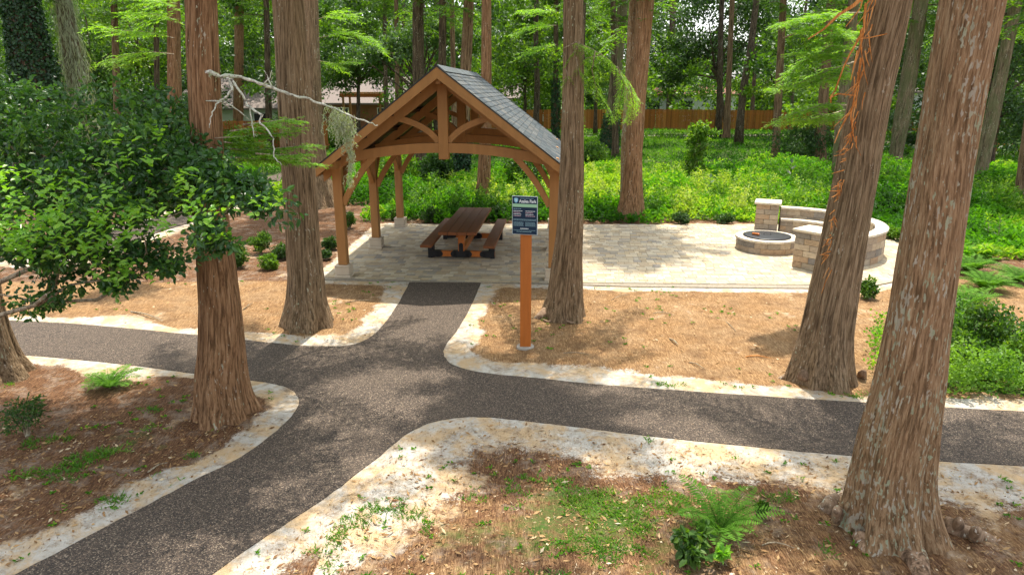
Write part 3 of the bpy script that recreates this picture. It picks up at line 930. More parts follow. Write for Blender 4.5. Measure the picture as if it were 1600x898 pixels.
b = MB(); arc_blocks(b, 0, 0, .47, .735, 0, 2 * math.pi, .272, .325, .06, .34, tones=capt); b.build('cap_ring', M['blocks'], fp, tint=True)
b = MB(); rings = []
segs = 40
prof = [(.56, .328), (.56, .345), (.50, .352), (.25, .368), (0.02, .375)]
vs = []
for r_, z_ in prof:
    for k in range(segs): vs.append((r_ * math.cos(2 * math.pi * k / segs), r_ * math.sin(2 * math.pi * k / segs), z_))
fs = [(i * segs + k, i * segs + (k + 1) % segs, (i + 1) * segs + (k + 1) % segs, (i + 1) * segs + k) for i in range(len(prof) - 1) for k in range(segs)]
fs.append(tuple(range(segs - 1, -1, -1))); fs.append(tuple(range((len(prof) - 1) * segs, len(prof) * segs)))
b.add(vs, fs); lid = b.build('metal_lid', M['black_metal'], fp, smooth=True)
b = MB(); b.tube([(-.1, -.05, .37), (-.09, -.05, .41), (.05, -.08, .41), (.06, -.08, .37)], .009, 6); b.build('lid_handle', M['black_metal'], lid)
b = MB(); b.beam((-.36, .02, .392), (-.24, -.13, .40), .06, .05, ch=.012); o = b.build('wood_chunk', M['timber_orange'], None, loc=(fpX, fpY, .02))
tag(o, 'small orange wood offcut lying on the black fire pit lid', 'wood block')

swX, swY = 8.2 * .826, 20.05 * .826
sw = thing('seat_wall', (swX, swY, .03), 'curved stone block seat wall with pale caps and end pillars around the fire pit', 'seat wall')
RI, RM, RO = 1.64, 1.95, 2.16
A0, A1 = R(-86), R(74)
b = MB(); arc_blocks(b, 0, 0, RI + .03, RM - .003, A0, A1, 0, .37, .123, .36); b.build('seat_base', M['blocks'], sw, tint=True)
b = MB(); arc_blocks(b, 0, 0, RI - .01, RM - .003, A0, A1, .372, .43, .06, .36, tones=capt); b.build('seat_cap', M['blocks'], sw, tint=True)
b = MB(); arc_blocks(b, 0, 0, RM, RO, A0, A1, 0, .65, .162, .38); b.build('back_wall', M['blocks'], sw, tint=True)
b = MB(); arc_blocks(b, 0, 0, RM - .03, RO + .03, A0, A1, .652, .705, .06, .40, tones=capt); b.build('back_wall_cap', M['blocks'], sw, tint=True)
for a_, in ((R(-95),), (R(84),)):
    cx, cy = 1.94 * math.cos(a_), 1.94 * math.sin(a_)
    pr = R(38) if a_ < 0 else R(-22)
    b = MB(); block_pillar(b, cx, cy, .58, 0, .80, pr); pl = b.build('pillar', M['blocks'], sw, tint=True)
    b = MB(); b.cur = (.64, .57, .45); b.box((cx, cy, .832), (.68, .68, .06), rz=pr, ch=.012); b.build('pillar_cap', M['blocks'], pl, tint=True)

# ------------------------------------------------------------------ park sign
sx_, sy_ = G(821, 545)
sg = thing('park_sign', (sx_, sy_ + .08, 0), 'navy park rules sign with white heading on a square orange wooden post', 'sign')
b = MB(); b.box((0, 0, 1.13), (.165, .145, 2.34), ch=.01); b.build('sign_post', M['timber_orange'], sg)
b = MB(); b.tube([(0, 0, -.05), (0, 0, .02), (0, 0, .035)], [.14, .135, .11], 14); b.build('footing', M['concrete'], sg)
srz = R(-14); SW, SH = .375, .56
from mathutils import Matrix
pn = bpy.data.objects.new('sign_panel', None)
b = MB(); b.box((0, 0, 0), (SW, .012, SH), ch=.003)
zc = 2.06
def spart(name, mb, mat, parent):
    o = mb.build(name, mat, parent); return o
panel = b.build('sign_panel', M['sign_edge'], sg); panel.location = (-.02, -.105, zc); panel.rotation_euler = (0, 0, srz)
b = MB(); b.box((0, -.0075, 0), (SW - .016, .004, SH - .016)); spart('navy_face', b, M['sign_navy'], panel)
b = MB(); b.box((0, -.0105, SH / 2 - .135), (SW - .018, .003, .045)); spart('green_band', b, M['sign_green'], panel)
def text(s, x, z, size, mat, name, align='LEFT', stretch=1.0, off=.0):
    cu = bpy.data.curves.new(name, 'FONT'); cu.body = s; cu.size = size; cu.align_x = align; cu.extrude = .0008; cu.offset = off
    to = bpy.data.objects.new('tmp', cu); COL.objects.link(to)
    dg = bpy.context.evaluated_depsgraph_get(); dg.update()
    me = bpy.data.meshes.new_from_object(to.evaluated_get(dg)); bpy.data.objects.remove(to)
    me.materials.clear(); me.materials.append(mat); me.name = name
    o = link(name, me, panel); o.rotation_euler = (R(90), 0, 0); o.location = (x, -.0118, z); o.scale = (stretch, 1, 1)
    return o
text('Azalea Park', -.082, SH / 2 - .094, .064, M['sign_white'], 'heading_lettering', off=.0014, stretch=.82)
# emblem: shield
b = MB(); cx, cz = -.128, SH / 2 - .06
sh = [(cx - .03, cz + .024), (cx, cz + .034), (cx + .03, cz + .024), (cx + .028, cz - .01), (cx + .016, cz - .03), (cx, cz - .042), (cx - .016, cz - .03), (cx - .028, cz - .01)]
b.prism(sh[::-1], -.0125, -.0095); spart('shield_emblem', b, M['sign_blue'], panel)
b = MB(); b.prism([(cx - .014, cz + .012), (cx + .012, cz + .016), (cx + .004, cz - .004), (cx + .014, cz - .012), (cx - .008, cz - .022), (cx - .002, cz)][::-1], -.0140, -.0127); spart('emblem_mark', b, M['sign_white'], panel)
def dashes(name, x0, x1, z, h, mat, seed):
    rg = random.Random(seed); b = MB(); x = x0
    while x < x1 - .006:
        wd = rg.uniform(.008, .026); wd = min(wd, x1 - x)
        b.box((x + wd / 2, -.0105, z), (wd, .0025, h)); x += wd + .0045
    return spart(name, b, mat, panel)
dashes('small_print', -.07, .13, SH / 2 - .034, .006, M['sign_teal'], 1)
dashes('list_heading', -.165, -.05, .095, .008, M['sign_teal'], 2)
for i in range(4):
    z = .065 - i * .024
    dashes('rule_line', -.165, -.165 + (.13, .10, .12, .11)[i], z, .008, M['sign_white'] if i % 2 == 0 else M['sign_red'], 10 + i)
    dashes('rule_line', .012, .012 + (.14, .11, .12, .14)[i], z, .008, M['sign_white'] if i % 2 == 0 else M['sign_red'], 20 + i)
for i in range(2): dashes('small_print', -.165, .165, -.055 - i * .014, .006, M['sign_teal'], 30 + i)
for i in range(5):
    dashes('small_print', -.165, -.015, -.098 - i * .013, .005, M['sign_teal'], 40 + i)
    dashes('small_print', .010, .16, -.098 - i * .013, .005, M['sign_teal'], 50 + i)
dashes('phone_line', -.065, .065, -.190, .012, M['sign_white'], 60)
dashes('small_print', -.165, .165, -.214, .005, M['sign_teal'], 61)
dashes('small_print', -.12, .10, -.236, .007, M['sign_teal'], 62)

# ------------------------------------------------------------------ trees
TREES = {}
def trunk_geo(samples, base_y, lean_top=None, H=16, seg=96, flute=.18, nlobe=7, seed=1, rough=.04, base_w=None, rings=150, yoff=None, flare_h=None):
    """samples: list of (px_centre, py, px_width) from the base upward."""
    rg = np.random.default_rng(seed)
    D0 = G(samples[0][0], base_y)[1]
    w0 = samples[0][2] / FPX * depth(D0, 0)
    Yc = D0 + w0 * (.40 if yoff is None else yoff)
    pts = [P(s[0], s[1], Yc) for s in samples]
    zs = np.array([p[2] for p in pts]); xs = np.array([p[0] for p in pts])
    rs = .95 * np.array([s[2] / 2 / FPX * depth(Yc, max(z, 0)) for s, z in zip(samples, zs)])
    if zs[0] > 0: zs = np.r_[0, zs]; xs = np.r_[xs[0], xs]; rs = np.r_[rs[0] * 1.04, rs]
    ztop = max(H, zs[-1] + 2)
    lean = (xs[-1] - xs[-2]) / (zs[-1] - zs[-2])
    zs = np.r_[zs, ztop]; xs = np.r_[xs, xs[-1] + lean * .6 * (ztop - zs[-2])]; rs = np.r_[rs, rs[-1] * .25]
    t = np.linspace(0, 1, rings) ** 1.7
    zz = -.12 + t * (ztop + .12)
    cx = np.interp(zz, zs, xs); rr = np.interp(zz, zs, rs)
    # smooth the profile a little
    k = np.array([1, 2, 3, 2, 1.]); k /= k.sum()
    for _ in range(2):
        rr = np.r_[rr[:2], np.convolve(rr, k, 'valid'), rr[-2:]]; cx = np.r_[cx[:2], np.convolve(cx, k, 'valid'), cx[-2:]]
    th = np.linspace(0, 2 * np.pi, seg, endpoint=False)
    ph = rg.random(4) * 6.28
    fh = flare_h or 1.2
    Z_, T_ = np.meshgrid(zz, th, indexing='ij')
    fl = np.exp(-np.clip(Z_, 0, None) / fh)
    lob = (np.abs(np.cos(T_ * nlobe / 2 + ph[0] + .25 * np.sin(Z_ * .8))) - .6) + .4 * np.cos((nlobe - 3) * T_ + ph[1]) + .25 * np.cos((nlobe + 5) * T_ + ph[2])
    rad = rr[:, None] * (1 + flute * (fl * .95 + .10) * lob)
    toe = np.clip(np.cos(T_ * nlobe / 2 + ph[0] + .2 * np.sin(3 * T_)) ** 2 * 1.3 - .35, 0, 1) ** 1.5
    rad += rr[:, None] * flute * .55 * toe * np.exp(-(np.clip(Z_, 0, None) / (fh * .28)) ** 1.3)
    per = seg
    fib = vn2(T_ / (2 * np.pi) * 64 % 64 * 1.0, Z_ * 1.6 + seed) - .5
    wrap = vn2(np.where(T_ / (2 * np.pi) * 26 > 25, 0, T_ / (2 * np.pi) * 26), Z_ * .9 + 9 + seed) - .5
    fib2 = vn2(T_ / (2 * np.pi) * (seg / 2 - 1), Z_ * 3.2 + seed * 3) - .5
    rad += rr[:, None] * rough * (fib * 1.3 + wrap * 1.4 + fib2 * 1.1)
    cyl = np.zeros(rings)
    V = np.stack([cx[:, None] + rad * np.cos(T_), Yc + rad * np.sin(T_), Z_], -1).reshape(-1, 3)
    i = np.arange(rings * seg).reshape(rings, seg)
    F = np.stack([i[:-1], np.roll(i, -1, 1)[:-1], np.roll(i, -1, 1)[1:], i[1:]], -1).reshape(-1, 4)
    BK = np.stack([rr[:, None] * np.cos(T_) + .02 * np.sin(Z_ * 2.1), rr[:, None] * np.sin(T_), Z_ + seed * 3.1], -1).reshape(-1, 3)
    info = dict(BK=BK, x0=cx[0], y=Yc, cx=lambda z: float(np.interp(z, zz, cx)), r=lambda z: float(np.interp(z, zz, rr)), H=ztop)
    return V, F, info

def cypress_crown(info, z0, z1, rmax, nb, seed, step=.16, tw=.55, nl=.15, nw=.035, mat=None, az=None, droop=.25, pw=.8):
    rg = np.random.default_rng(seed)
    brs = []; mb = MB()
    for i in range(nb):
        z = z0 + (z1 - z0) * ((i + rg.random()) / nb)
        L = rmax * (1 - ((z - z0) / (z1 - z0)) ** 1.5 * pw) * rg.uniform(.55, 1.15)
        a = rg.random() * 2 * np.pi if az is None else az[0] + rg.random() * (az[1] - az[0])
        d = np.array([math.cos(a), math.sin(a), rg.uniform(-.05, .35)])
        p0 = np.array([info['cx'](z), info['y'], z]); pl = [p0]
        for k in range(1, 7):
            u = k / 6
            pl.append(p0 + d * L * u + np.array([0, 0, -droop * L * u * u]) + rg.normal(size=3) * .05 * L * u)
        pl = np.array(pl); brs.append(pl)
        mb.tube(pl, [max(.008, .05 * L / 3 * (1 - j / 6.5)) for j in range(7)], 5)
    data = spray_leaves(brs, step, tw, nl, nw, seed, dens=1.0)
    return brs, mb, data

def add_tree(name, samples, base_y, label, cat='tree', bark='bark_far', crown=None, group=None, **kw):
    V, F, info = trunk_geo(samples, base_y, **kw)
    root = thing(name, (info['x0'], info['y'], 0), label, cat, group)
    V = V - np.array([info['x0'], info['y'], 0])
    me = mesh_np('trunk', V, F, M[bark], smooth=True, vec=info.pop('BK')); link('trunk', me, root)
    if crown:
        brs, mb, (C, D, Nn, L, W, rnd) = cypress_crown(info, **crown['geo'])
        off = np.array([info['x0'], info['y'], 0])
        mb.v = [tuple(np.array(v) - off) for v in mb.v]
        mb.build('branches', M['stem_bark'], root, smooth=True)
        me = foliage_mesh('crown', C - off, D, Nn, L, W, M[crown.get('mat', 'leaf_cypress')], rnd=rnd)
        link('crown', me, root)
    info['root'] = root; info['off'] = np.array([info['x0'], info['y'], 0])
    return info

hi = lambda z0, z1, r, nb, seed, **k: dict(geo=dict(z0=z0, z1=z1, rmax=r, nb=nb, seed=seed, **k))
T1 = add_tree('cypress_tree', [(-2, 607, 124), (-6, 590, 100), (-10, 560, 72), (-16, 520, 56), (-22, 480, 48), (-60, 200, 40), (-85, 0, 36)], 607,
              'cypress trunk cut by the left edge of the photo below the glossy bush', bark='bark_grey', crown=hi(6.2, 15, 2.6, 40, 21), seed=3)
T2 = add_tree('cypress_tree', [(352, 664, 98), (350, 645, 94), (347, 620, 84), (344, 590, 80), (345, 540, 70), (343, 480, 64), (336, 400, 58), (328, 330, 52), (322, 200, 50), (316, 80, 50), (314, 0, 49)], 666,
              'straight reddish cypress with lichen crusted dead branch in the left fork of the path', bark='bark_red', crown=hi(6.4, 16, 2.9, 44, 22), seed=5, nlobe=6, flute=.20, flare_h=.7)
T3 = add_tree('cypress_tree', [(482, 518, 80), (481, 500, 72), (480, 470, 60), (479, 430, 55), (474, 380, 52), (469, 300, 52), (462, 200, 52), (455, 80, 50), (450, 0, 50)], 520,
              'thick grey brown cypress on the pine straw just left of the pavilion', bark='bark_grey', crown=hi(6.2, 17, 3.0, 56, 23), seed=7)
T3b = add_tree('cypress_tree', [(508, 325, 52), (504, 305, 42), (496, 270, 34), (490, 200, 30), (486, 100, 28), (484, 0, 27)], 326,
               'dark cypress half hidden directly behind the thick cypress left of the pavilion', bark='bark_grey', crown=hi(8.5, 19, 2.6, 55, 24), seed=8, seg=64, rings=110)
T4 = add_tree('cypress_tree', [(880, 502, 68), (881, 485, 62), (884, 460, 55), (886, 420, 50), (891, 350, 42), (894, 250, 38), (896, 120, 34), (896, 0, 32)], 504,
              'cypress with a knobbly foot beside the right front post of the pavilion', bark='bark_grey', crown=hi(6.3, 16, 3.0, 52, 25), seed=9, nlobe=5)
T5 = add_tree('cypress_tree', [(1284, 606, 104), (1284, 590, 100), (1287, 560, 88), (1292, 520, 78), (1300, 470, 73), (1313, 400, 70), (1333, 300, 67), (1350, 200, 65), (1370, 100, 64), (1392, 0, 64)], 608,
              'leaning brown cypress with orange torn bark hanging from its left side', bark='bark_grey', crown=hi(6.6, 17, 3.2, 56, 26), seed=12)
T6 = add_tree('cypress_tree', [(1392, 862, 146), (1391, 829, 140), (1391, 790, 128), (1393, 749, 119), (1405, 674, 110), (1421, 598, 101), (1432, 524, 92), (1444, 449, 88), (1456, 375, 88), (1478, 225, 86), (1518, 0, 93)], 868,
              'largest and nearest cypress, speckled with white lichen, at the right of the photo', bark='bark_lichen', crown=hi(7.0, 17, 3.6, 44, 27), seed=14, seg=140, rings=190, flare_h=.6, flute=.24)
T7 = add_tree('cypress_tree', [(985, 345, 50), (986, 330, 42), (988, 300, 33), (990, 240, 28), (996, 150, 27), (1003, 70, 27), (1008, 0, 30)], 346,
              'slim reddish cypress at the back edge of the patio, right of the pavilion', bark='bark_red', crown=hi(8.5, 20, 2.6, 60, 28), seed=15, seg=72, rings=110)
T10 = add_tree('cypress_tree', [(752, 325, 30), (753, 310, 27), (756, 280, 22), (759, 200, 18), (760, 100, 17), (760, 0, 16)], 326,
               'reddish cypress rising right behind the picnic table end', bark='bark_red', crown=hi(9, 20, 2.4, 55, 29), seed=16, seg=60, rings=100)

# twin stem and mid-distance trunks: (centre base px, base y, width, top px, top width, bark, label, crown radius)
mid = [
    (975, 338, 18, 991, 17, 'bark_lichen', 'paler lichened stem pressed against the slim reddish cypress behind the patio', 2.0),
    (950, 242, 30, 974, 17, 'bark_moss', 'grey leaning trunk left of the slim reddish cypress, ivy at its foot', 2.4),
    (962, 246, 14, 958, 9, 'bark_dark', 'thin dark trunk rising beside the grey leaning trunk', 1.6),
    (719, 288, 24, 733, 17, 'bark_far', 'ivy footed trunk seen through the pavilion left of its table', 2.2),
    (655, 262, 30, 653, 18, 'bark_dark', 'broad dark forked trunk above the left slope of the pavilion roof', 2.4),
    (711, 256, 12, 706, 8, 'bark_far', 'slender trunk directly above the pavilion ridge', 1.8),
    (690, 270, 14, 692, 12, 'bark_dark', 'shaded trunk showing behind the pavilion king post', 1.8),
    (604, 235, 9, 601, 6, 'bark_dark', 'thin dark trunk over the left eave of the pavilion', 1.8),
    (622, 240, 10, 619, 7, 'bark_far', 'thin reddish trunk next right of the thin dark trunk over the left eave', 1.8),
    (868, 232, 10, 869, 8, 'bark_dark', 'ivy covered thin trunk just left of the knobbly footed cypress', 1.8),
    (1135, 219, 14, 1144, 8, 'bark_far', 'small brown tree with a flared foot on the lawn before the orange fence', 0),
    (1046, 192, 16, 1052, 10, 'bark_dark', 'dark trunk standing against the orange fence', 0),
    (1211, 250, 16, 1224, 11, 'bark_far', 'slim leaning trunk left of the dark shrub behind the seat wall', 2.0),
    (1278, 262, 28, 1299, 14, 'bark_far', 'brown trunk behind the dark shrub, above the seat wall', 2.0),
    (1305, 290, 20, 1334, 17, 'bark_moss', 'mossy pale green trunk just left of the cypress with torn bark', 2.0),
    (1397, 262, 24, 1440, 22, 'bark_moss', 'mossy fluted trunk between the two big right hand cypresses', 2.4),
    (1528, 292, 22, 1588, 18, 'bark_moss', 'mossy grey trunk leaning right behind the lichen speckled cypress', 2.6),
    (1546, 262, 13, 1585, 10, 'bark_far', 'thinner reddish trunk behind the mossy leaning one at the right edge', 2.0),
    (274, 300, 26, 271, 20, 'bark_red', 'reddish trunk left of the straight cypress, behind the glossy bush', 2.4),
    (372, 232, 18, 374, 14, 'bark_red', 'reddish trunk between the two left cypresses, before the pink roofed house', 2.0),
    (421, 238, 12, 416, 9, 'bark_dark', 'slim dark trunk right of the reddish one before the pink roofed house', 1.8),
    (246, 262, 12, 244, 8, 'bark_dark', 'narrow dark trunk left of the reddish trunk behind the glossy bush', 1.8),
    (186, 262, 14, 178, 10, 'bark_far', 'hazy brown trunk behind the bush between moss hung tree and reddish trunk', 2.0),
    (905, 262, 12, 912, 8, 'bark_dark', 'dark slim trunk with ivy foot right of the knobbly footed cypress', 1.8),
    (1595, 330, 30, 1640, 22, 'bark_far', 'trunk crossing the right edge of the photo behind the ferns', 2.2),
]
midinfo = []
for i, (bx, by, bw, tx, tw, bk, lab, cr) in enumerate(mid):
    s = [(bx, by, bw), (bx + (tx - bx) * .08, by * .92, bw * .8), (bx + (tx - bx) * .3, by * .7, tw * 1.15), (bx + (tx - bx) * .6, by * .4, tw * 1.05), (tx, 0, tw)]
    D0 = G(bx, by)[1]
    z_frame = P(tx, 0, D0)[2]
    cz = None
    if cr > 0:
        cz = hi(z_frame * .86, z_frame + 8, cr, 34, 100 + i, step=.24, tw=.75, nl=.22, nw=.055)
    inf = add_tree('pine_tree' if i % 3 == 0 else 'woodland_tree', s, by, lab, bark=bk, seed=40 + i, seg=28, rings=60, rough=.05, H=z_frame + 8, crown=cz, nlobe=5, yoff=.4)
    midinfo.append(inf)

# knees and surface roots of the nearest cypress
def knob(parent, off, pts, rads, name, mat='root', seed=0):
    b = MB(); rg = np.random.default_rng(seed)
    P_ = []; R_ = []
    for i in range(len(pts) - 1):
        for t in (0, .33, .66):
            P_.append(np.array(pts[i]) * (1 - t) + np.array(pts[i + 1]) * t - off + rg.normal(size=3) * .004); R_.append((rads[i] * (1 - t) + rads[i + 1] * t) * rg.uniform(.95, 1.06))
    P_.append(np.array(pts[-1]) - off); R_.append(rads[-1])
    b.tube(P_, R_, 14)
    vv = np.array([tuple(v_) for v_ in b.v]); s_ = seed * 1.7
    dn = fbm(vv[:, 0] * 9 + s_, vv[:, 1] * 9 + vv[:, 2] * 7, 2) - .5; dn2 = fbm(vv[:, 1] * 9 + 3 + s_, vv[:, 2] * 9 + vv[:, 0] * 6, 2) - .5
    vv += np.stack([dn, dn2, (dn + dn2) * .5], 1) * max(rads) * .75
    b.v = [tuple(v_) for v_ in vv]
    o = b.build(name, M[mat], parent, smooth=True)
    sub = o.modifiers.new('sub', 'SUBSURF'); sub.levels = 1; sub.render_levels = 1
    return o
def gp(px, py, z=0): g = G(px, py, z); return np.array((g[0], g[1], z))
r6, o6 = T6['root'], T6['off']
knob(r6, o6, [gp(1288, 800, -.03), gp(1292, 790, .06), gp(1302, 782, .03), gp(1306, 780, -.05)], [.06, .075, .06, .03], 'root_knee', seed=1)
knob(r6, o6, [gp(1306, 812, -.05), gp(1306, 806, .08), gp(1307, 800, .19), gp(1303, 797, .25)], [.07, .055, .045, .018], 'root_knee', seed=2)
knob(r6, o6, [gp(1492, 826, -.06), gp(1497, 820, .10), gp(1499, 815, .19)], [.075, .055, .02], 'root_knee', seed=3)
knob(r6, o6, [gp(1522, 842, -.07), gp(1525, 834, .11), gp(1529, 828, .22)], [.085, .06, .022], 'root_knee', seed=4)
knob(r6, o6, [gp(1470, 822, 0.02), gp(1505, 832, .02), gp(1540, 842, .0), gp(1570, 852, -.05)], [.10, .09, .07, .03], 'surface_root', seed=5)
for k_, (pts, rd) in enumerate([
    ([(1350, 835, .06), (1352, 862, 0), (1378, 880, -.05)], [.10, .06, .03]),
    ([(1418, 850, .05), (1432, 885, .0), (1446, 925, -.02), (1450, 950, -.06)], [.11, .09, .06, .03])]):
    knob(r6, o6, [gp(*p) for p in pts], rd, 'surface_root', 'bark_root', seed=10 + k_)
r4, o4 = T4['root'], T4['off']
knob(r4, o4, [gp(862, 482, .12), gp(850, 490, .06), gp(842, 497, .02), gp(836, 500, -.05)], [.10, .085, .06, .03], 'surface_root', seed=6)
knob(r4, o4, [gp(880, 500, .04), gp(893, 504, .03), (gp(905, 501, .02)), gp(914, 499, -.02)], [.02, .018, .014, .006], 'surface_root', seed=7)
knob(r4, o4, [gp(866, 500, .04), gp(856, 503, .03), gp(848, 498, .02), gp(838, 500, -.02)], [.02, .018, .014, .006], 'surface_root', seed=8)
r5, o5 = T5['root'], T5['off']
knob(r5, o5, [gp(1262, 585, .16), gp(1244, 588, .03), gp(1228, 590, -.01), gp(1214, 592, -.05)], [.09, .07, .045, .02], 'surface_root', seed=9)
knob(r5, o5, [gp(1345, 590, -.05), gp(1348, 584, .08), gp(1350, 580, .13)], [.07, .055, .02], 'root_knee', seed=12)
r2, o2 = T2['root'], T2['off']
pass

# --- dead lichen branch of the left cypress
Yb = T2['y']
def PB(lst, Y0, Y1=None):
    Y1 = Y0 if Y1 is None else Y1
    return [P(p[0], p[1], Y0 + (Y1 - Y0) * i / (len(lst) - 1)) for i, p in enumerate(lst)]
b = MB()
def br(lst, Y0, Y1, r0, r1):
    pts = PB(lst, Y0, Y1); n = len(pts)
    rg = np.random.default_rng(len(lst) * 7 + int(lst[0][0]))
    fine = []; rr = []
    for i in range(n - 1):
        for t in (0, .25, .5, .75):
            fine.append(pts[i] * (1 - t) + pts[i + 1] * t + rg.normal(size=3) * r0 * .35); u = (i + t) / (n - 1); rr.append((r0 * (1 - u) + r1 * u) * rg.uniform(.8, 1.25))
    fine.append(pts[-1]); rr.append(r1)
    b.tube([p - o2 for p in fine], rr, 7)
main = [(322, 112), (345, 119), (375, 121), (400, 128), (425, 138), (460, 149), (490, 158), (515, 167), (545, 180), (575, 192), (590, 196)]
br(main, Yb - .12, Yb + .5, .021, .006)
br([(360, 121), (362, 140), (352, 152), (338, 162), (330, 180), (327, 200)], Yb - .1, Yb - .3, .013, .004)
br([(362, 125), (380, 150), (390, 172), (394, 195), (397, 215)], Yb - .1, Yb - .1, .012, .005)
br([(338, 158), (352, 160), (372, 172), (390, 188)], Yb - .2, Yb, .010, .004)
br([(385, 165), (410, 180), (404, 192), (420, 205), (428, 220), (428, 245), (440, 258)], Yb - .1, Yb - .3, .012, .004)
br([(425, 138), (418, 118), (412, 110)], Yb, Yb, .008, .003)
br([(412, 131), (422, 122), (425, 110)], Yb, Yb, .007, .003)
br([(322, 158), (340, 158)], Yb - .15, Yb - .2, .006, .008)
b.build('dead_branch', M['lichen_branch'], r2, smooth=True)
# tufts of lichen along it and hanging spanish moss at its end
def strands(cols, Y, seed, n=40, L=(.2, .5), spread=.06, curl=.02):
    rg = np.random.default_rng(seed); Cs = []; Ds = []; Ls = []
    for (px, py, wgt) in cols:
        for k in range(int(n * wgt)):
            p = P(px, py, Y) + rg.normal(size=3) * spread * .8
            Lk = rg.uniform(*L); m = int(Lk / .03)
            for j in range(m):
                d = np.array([rg.normal() * .7, rg.normal() * .7, -1.0]); d /= np.linalg.norm(d)
                Cs.append(p.copy()); Ds.append(d); p = p + d * .028; Ls.append(.045)
                if j % 2 == 0:
                    d2 = rg.normal(size=3); d2 /= np.linalg.norm(d2); Cs.append(p.copy()); Ds.append(d2); Ls.append(.035)
    return np.array(Cs), np.array(Ds), np.array(Ls)
C, D, Ls = strands([(515, 170, .6), (523, 174, 1), (532, 178, 1.4), (540, 183, 1.2), (548, 188, .8), (528, 190, 1)], Yb + .42, 3, 26, (.08, .45), .05)
C2, D2, L2 = strands([(545, 190, 1.5), (546, 215, 1.2), (548, 235, 1.2), (547, 255, 1), (545, 275, .8), (540, 225, .3)], Yb + .42, 4, 26, (.10, .22), .016)
C3, D3, L3 = strands([(330, 113, 1), (336, 116, 1), (363, 130, 1), (380, 150, .7), (415, 130, 1), (425, 112, .6), (395, 190, .6), (352, 152, .6), (398, 205, .7)], Yb - .12, 5, 5, (.03, .07), .025)
C = np.concatenate([C, C2, C3]) - o2; D = np.concatenate([D, D2, D3]); Ls = np.concatenate([Ls, L2, L3])
link('spanish_moss', foliage_mesh('spanish_moss', C, D, rand_dirs(len(C)), Ls, .008, M['moss']), r2)

# --- low feathery cypress boughs
def bough(info, lines, Ya, Yb_, seed, tw=.28, nl=.055, nw=.009, step=.045, name='low_bough', r=.010, mat='bough', droop=.12, dens=1):
    root, off = info['root'], info['off']; brs = []; mb = MB()
    for k, ln in enumerate(lines):
        pts = np.array(PB(ln, Ya if k % 2 == 0 else Ya + .12, Yb_ if k % 2 == 0 else Yb_ + .2)); brs.append(pts)
        mb.tube(pts - off, [max(.002, r * (1 - .85 * i / (len(pts) - 1))) for i in range(len(pts))], 5)
    C, D, Nn, L, W, rnd = spray_leaves(brs, step, tw, nl, nw, seed, droop=droop, dens=dens)
    o = mb.build(name, M['twig'], root, smooth=True)
    link('needles', foliage_mesh('needles', C - off, D, Nn, L, W, M[mat], rnd=rnd), o)
bough(T2, [[(335, 216), (370, 214), (410, 210), (445, 208), (470, 200)], [(340, 230), (390, 236), (430, 232), (470, 228), (498, 226)], [(345, 245), (390, 248), (440, 250), (480, 254), (503, 258)],
           [(380, 195), (420, 190), (450, 186), (472, 190)], [(350, 222), (380, 226), (410, 222)], [(360, 205), (400, 200), (435, 196)], [(400, 240), (440, 243), (485, 240)]], T2['y'] - .1, T2['y'] + .9, 31, nw=.013, step=.03)
bough(T4, [[(882, 75), (900, 66), (925, 77), (950, 92), (970, 112), (985, 132), (995, 158)], [(905, 66), (893, 95), (885, 130), (890, 160)], [(930, 80), (925, 110), (932, 140), (948, 165), (958, 190)],
           [(940, 85), (915, 92), (902, 120), (900, 150)], [(965, 105), (975, 130), (968, 160), (962, 185)], [(900, 90), (908, 130), (905, 170), (912, 205)], [(985, 135), (990, 165), (978, 190)], [(885, 110), (892, 140), (882, 190)]],
      T4['y'] - .45, T4['y'] + .3, 32, tw=.20, nl=.07, nw=.010, step=.04, droop=.5)
iR = midinfo[12]
bough(iR, [[(1224, 60), (1260, 45), (1300, 40), (1330, 60)], [(1350, 75), (1300, 72), (1250, 100), (1225, 128)], [(1345, 20), (1290, 22), (1245, 30), (1215, 40)], [(1340, 95), (1290, 112), (1245, 132), (1205, 138)],
           [(1330, 165), (1290, 162), (1245, 176), (1208, 192)], [(1320, 172), (1280, 184), (1240, 190)], [(1345, 120), (1310, 118), (1280, 130)], [(1350, 50), (1310, 52), (1270, 70)], [(1330, 90), (1280, 84), (1240, 82)]],
      11.5, 11.0, 33, tw=.45, nl=.09, nw=.018, step=.035, r=.012)
bough(midinfo[18], [[(272, 60), (230, 50), (190, 48), (150, 40)], [(272, 30), (235, 22), (200, 20)], [(272, 85), (225, 80), (185, 90), (160, 100)], [(270, 10), (240, 0), (200, -8)]], 15, 13.5, 34, tw=.7, nl=.12, nw=.022, step=.08)
bough(T3b, [[(497, 60), (540, 50), (580, 60), (600, 80)], [(497, 30), (530, 20), (560, 25)], [(497, 95), (530, 100), (560, 95)]], 20, 20, 35, tw=.8, nl=.14, nw=.026, step=.1)
bough(midinfo[9], [[(869, 40), (830, 40), (800, 55)], [(869, 70), (835, 75), (812, 90)], [(869, 20), (840, 15), (810, 18)]], 30, 29, 36, tw=1.0, nl=.18, nw=.035, step=.12)

